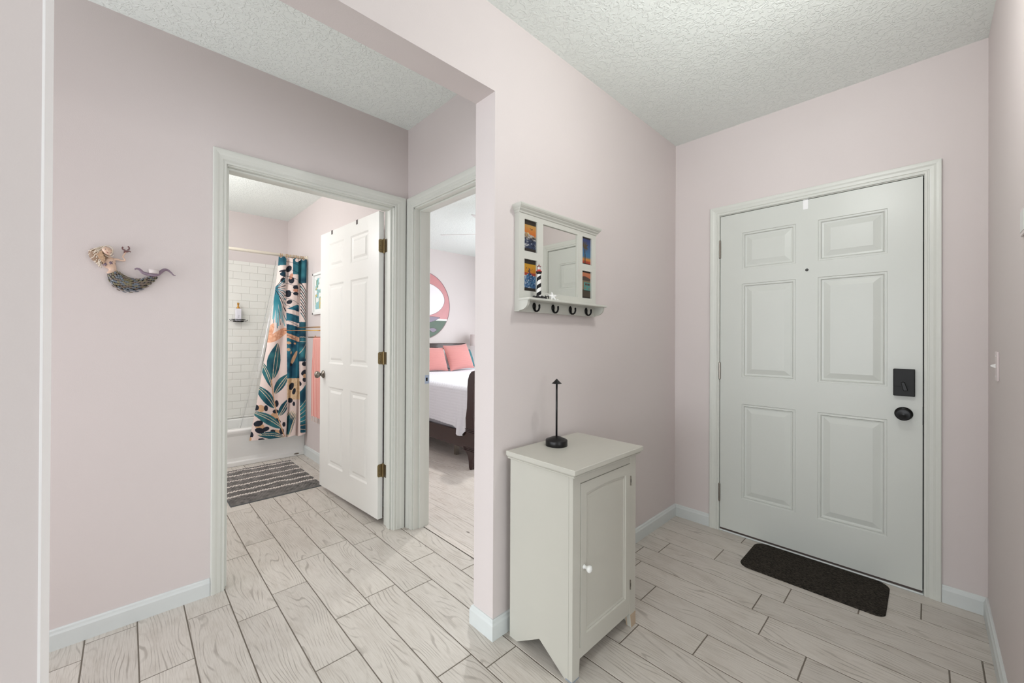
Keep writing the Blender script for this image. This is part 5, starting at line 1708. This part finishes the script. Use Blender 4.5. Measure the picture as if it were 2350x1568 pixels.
for (xa, za, xb, zb_, wd) in ((3.2, 1.53, 3.59, 1.575, 0.07), (3.38, 1.395, 3.53, 1.385, 0.055), (3.1, 1.38, 3.2, 1.42, 0.05)):
    P_ = []
    for k in range(17):
        t = k / 16
        P_.append((xa + (xb - xa) * t, za + (zb_ - za) * t + wd * 0.45 * math.sin(PI * t)))
    for k in range(15, 0, -1):
        t = k / 16
        P_.append((xa + (xb - xa) * t, za + (zb_ - za) * t - wd * 0.75 * math.sin(PI * t)))
    lf = obj('lilac_leaf', MB().prism(P_, fy, YBED - 0.0165, YBED - 0.0119), lil, art)
    obj('lead_line', MB().tube([(p[0], YBED - 0.0165, p[1]) for p in P_], 0.0022, 5, closed=True), M['brown'], lf)
lead = plain('grey_lead', (160, 132, 138), 0.4)
obj('rim', MB().tube([(p[0], YBED - 0.012, p[1]) for p in circ], 0.005, 6, closed=True), lead, art)
obj('inner_rim', MB().tube([(p[0], YBED - 0.014, p[1]) for p in ov], 0.003, 6, closed=True), lead, art)

# nightstand and bedside lamp
ns = thing('nightstand', 'dark wood nightstand beside the sleigh bed', 'nightstand', (4.24, 4.88, 0))
obj('body', MB().box(4.06, 4.42, 4.7, 5.08, 0.12, 0.66), M['bedwood'], ns, bevel=0.004)
obj('top', MB().box(4.04, 4.44, 4.68, 5.09, 0.66, 0.685), M['bedwood'], ns, bevel=0.004)
for x in (4.08, 4.40):
    for y in (4.72, 5.06):
        obj('leg', MB().box(x - 0.02, x + 0.02, y - 0.02, y + 0.02, 0, 0.12), M['bedwood'], ns)
for z in (0.27, 0.5):
    dr = obj('drawer', MB().box(4.08, 4.40, 4.69, 4.7, z - 0.1, z + 0.1), M['bedwood'], ns, bevel=0.003)
    obj('knob', MB().ellipsoid((4.24, 4.68, z), (0.012, 0.012, 0.012)), M['brass'], dr, smooth=True)
bl = thing('bedside_lamp', 'bedside lamp with pale drum shade beside the bed', 'lamp', (4.165, 4.93, 0.685))
TB = Matrix.Translation((4.165, 4.93, 0))
obj('base', MB().lathe([(0.07, 0.6855), (0.07, 0.7), (0.02, 0.715), (0.012, 0.74)], TB, 24), M['black'], bl, smooth=True)
obj('pole', MB().lathe([(0.009, 0.72), (0.009, 1.2)], TB, 14), M['black'], bl, smooth=True)
obj('shade', MB().lathe([(0.118, 1.135), (0.122, 1.135), (0.118, 1.318), (0.114, 1.318), (0.114, 1.31)], TB, 40), plain('pale_linen_shade', (238, 226, 224), 0.8), bl, smooth=False)

# ceiling fan with its lamp
fx_, fy_, fz_ = 2.905, 3.005, 2.345
fan = thing('ceiling_fan', 'white ceiling fan in the bedroom, one thin blade showing', 'ceiling fan', (fx_, fy_, 2.63))
TF = Matrix.Translation((fx_, fy_, 0))
obj('canopy', MB().lathe([(0.075, 2.629), (0.072, 2.60), (0.03, 2.575), (0.014, 2.57)], TF, 28), M['white'], fan, smooth=True)
obj('downrod', MB().lathe([(0.012, 2.40), (0.012, 2.58)], TF, 14), M['white'], fan, smooth=True)
obj('motor', MB().lathe([(0.03, 2.43), (0.11, 2.42), (0.125, 2.38), (0.115, 2.34), (0.08, 2.32), (0.06, 2.30)], TF, 32), M['white'], fan, smooth=True)
for k in range(5):
    a = math.radians(131.9 + 72 * k)
    d, n_ = Vector((math.cos(a), math.sin(a), 0)), Vector((-math.sin(a), math.cos(a), 0))
    m = MB()
    tilt = 0.16
    bp_ = [(0.16, -0.05), (0.62, -0.066), (0.67, -0.055), (0.685, 0.0), (0.67, 0.055), (0.62, 0.066), (0.16, 0.05)]
    m.prism(bp_, lambda p, t: tuple(Vector((fx_, fy_, fz_ + t)) + d * p[0] + n_ * p[1] + Vector((0, 0, p[1] * -0.235))), 0, 0.006)
    bl_ = obj('blade', m, M['white'], fan)
    obj('blade_arm', MB().tube([tuple(Vector((fx_, fy_, fz_ + 0.008)) + d * 0.1), tuple(Vector((fx_, fy_, fz_ + 0.009)) + d * 0.2)], 0.012, 8), M['nickel'], bl_)
gm, t_, b_ = nt('lit_opal_glass')
b_.inputs['Base Color'].default_value = (1, 1, 1, 1)
b_.inputs['Emission Color'].default_value = (1.0, 0.96, 0.9, 1)
b_.inputs['Emission Strength'].default_value = 2.0
obj('lamp_bowl', MB().lathe([(0.085, 2.285), (0.09, 2.27), (0.075, 2.235), (0.04, 2.215), (0, 2.21)], TF, 28), gm, fan, smooth=True)
sl = bpy.data.lights.new('fan_bulb', 'SPOT')       # the shaded lamp under the fan throws its light downwards
sl.energy = 62
sl.spot_size = math.radians(165)
sl.spot_blend = 0.5
sl.shadow_soft_size = 0.045
sl.color = (1.0, 0.985, 0.95)
slo = bpy.data.objects.new('fan_bulb', sl)
C.objects.link(slo)
slo.location = (fx_, fy_, 2.19)

# ceiling lamps of the living room and bathroom, and an added one over the entry
def flush_lamp(name, x, y, z, power, label, rad=0.17, col=(1.0, 0.985, 0.97), drop=0.2, gap=None, soft=None):
    t = thing(name, label, 'ceiling lamp', (x, y, z))
    Tm = Matrix.Translation((x, y, z))
    d = drop - 0.13
    obj('base', MB().lathe([(0.07, -0.0005), (0.07, -0.02), (0.015, -0.03)], Tm, 32), M['white'], t)
    obj('stem', MB().lathe([(0.01, -0.025), (0.01, -0.04 - d)], Tm, 12), M['white'], t, smooth=True)
    obj('diffuser', MB().lathe([(0.01, -0.03 - d), (rad, -0.034 - d), (rad * 0.95, -0.05 - d), (rad * 0.7, -0.075 - d), (rad * 0.3, -0.09 - d), (0, -0.092 - d)], Tm, 32), gm, t, smooth=True)
    point(name + '_bulb', (x, y, z - drop - (gap or rad + 0.03)), power, soft or rad, col)


flush_lamp('flush_ceiling_lamp', -2.6, -2.4, ZC, 20, 'round opal ceiling lamp in the living room')
flush_lamp('flush_ceiling_lamp', 1.46, 0.26, ZC, 13.5, 'added unseen opal ceiling lamp brightening the entry', 0.18, (0.98, 1.0, 0.985), 0.27, 0.03, 0.055)  # unseen lamp added to lift the entry; its bowl shields the ceiling
flush_lamp('flush_ceiling_lamp', 0.1, 3.75, 2.645, 20, 'round opal ceiling lamp in the bathroom')

for o in bpy.data.objects:
    if '_o' in o:
        del o['_o']
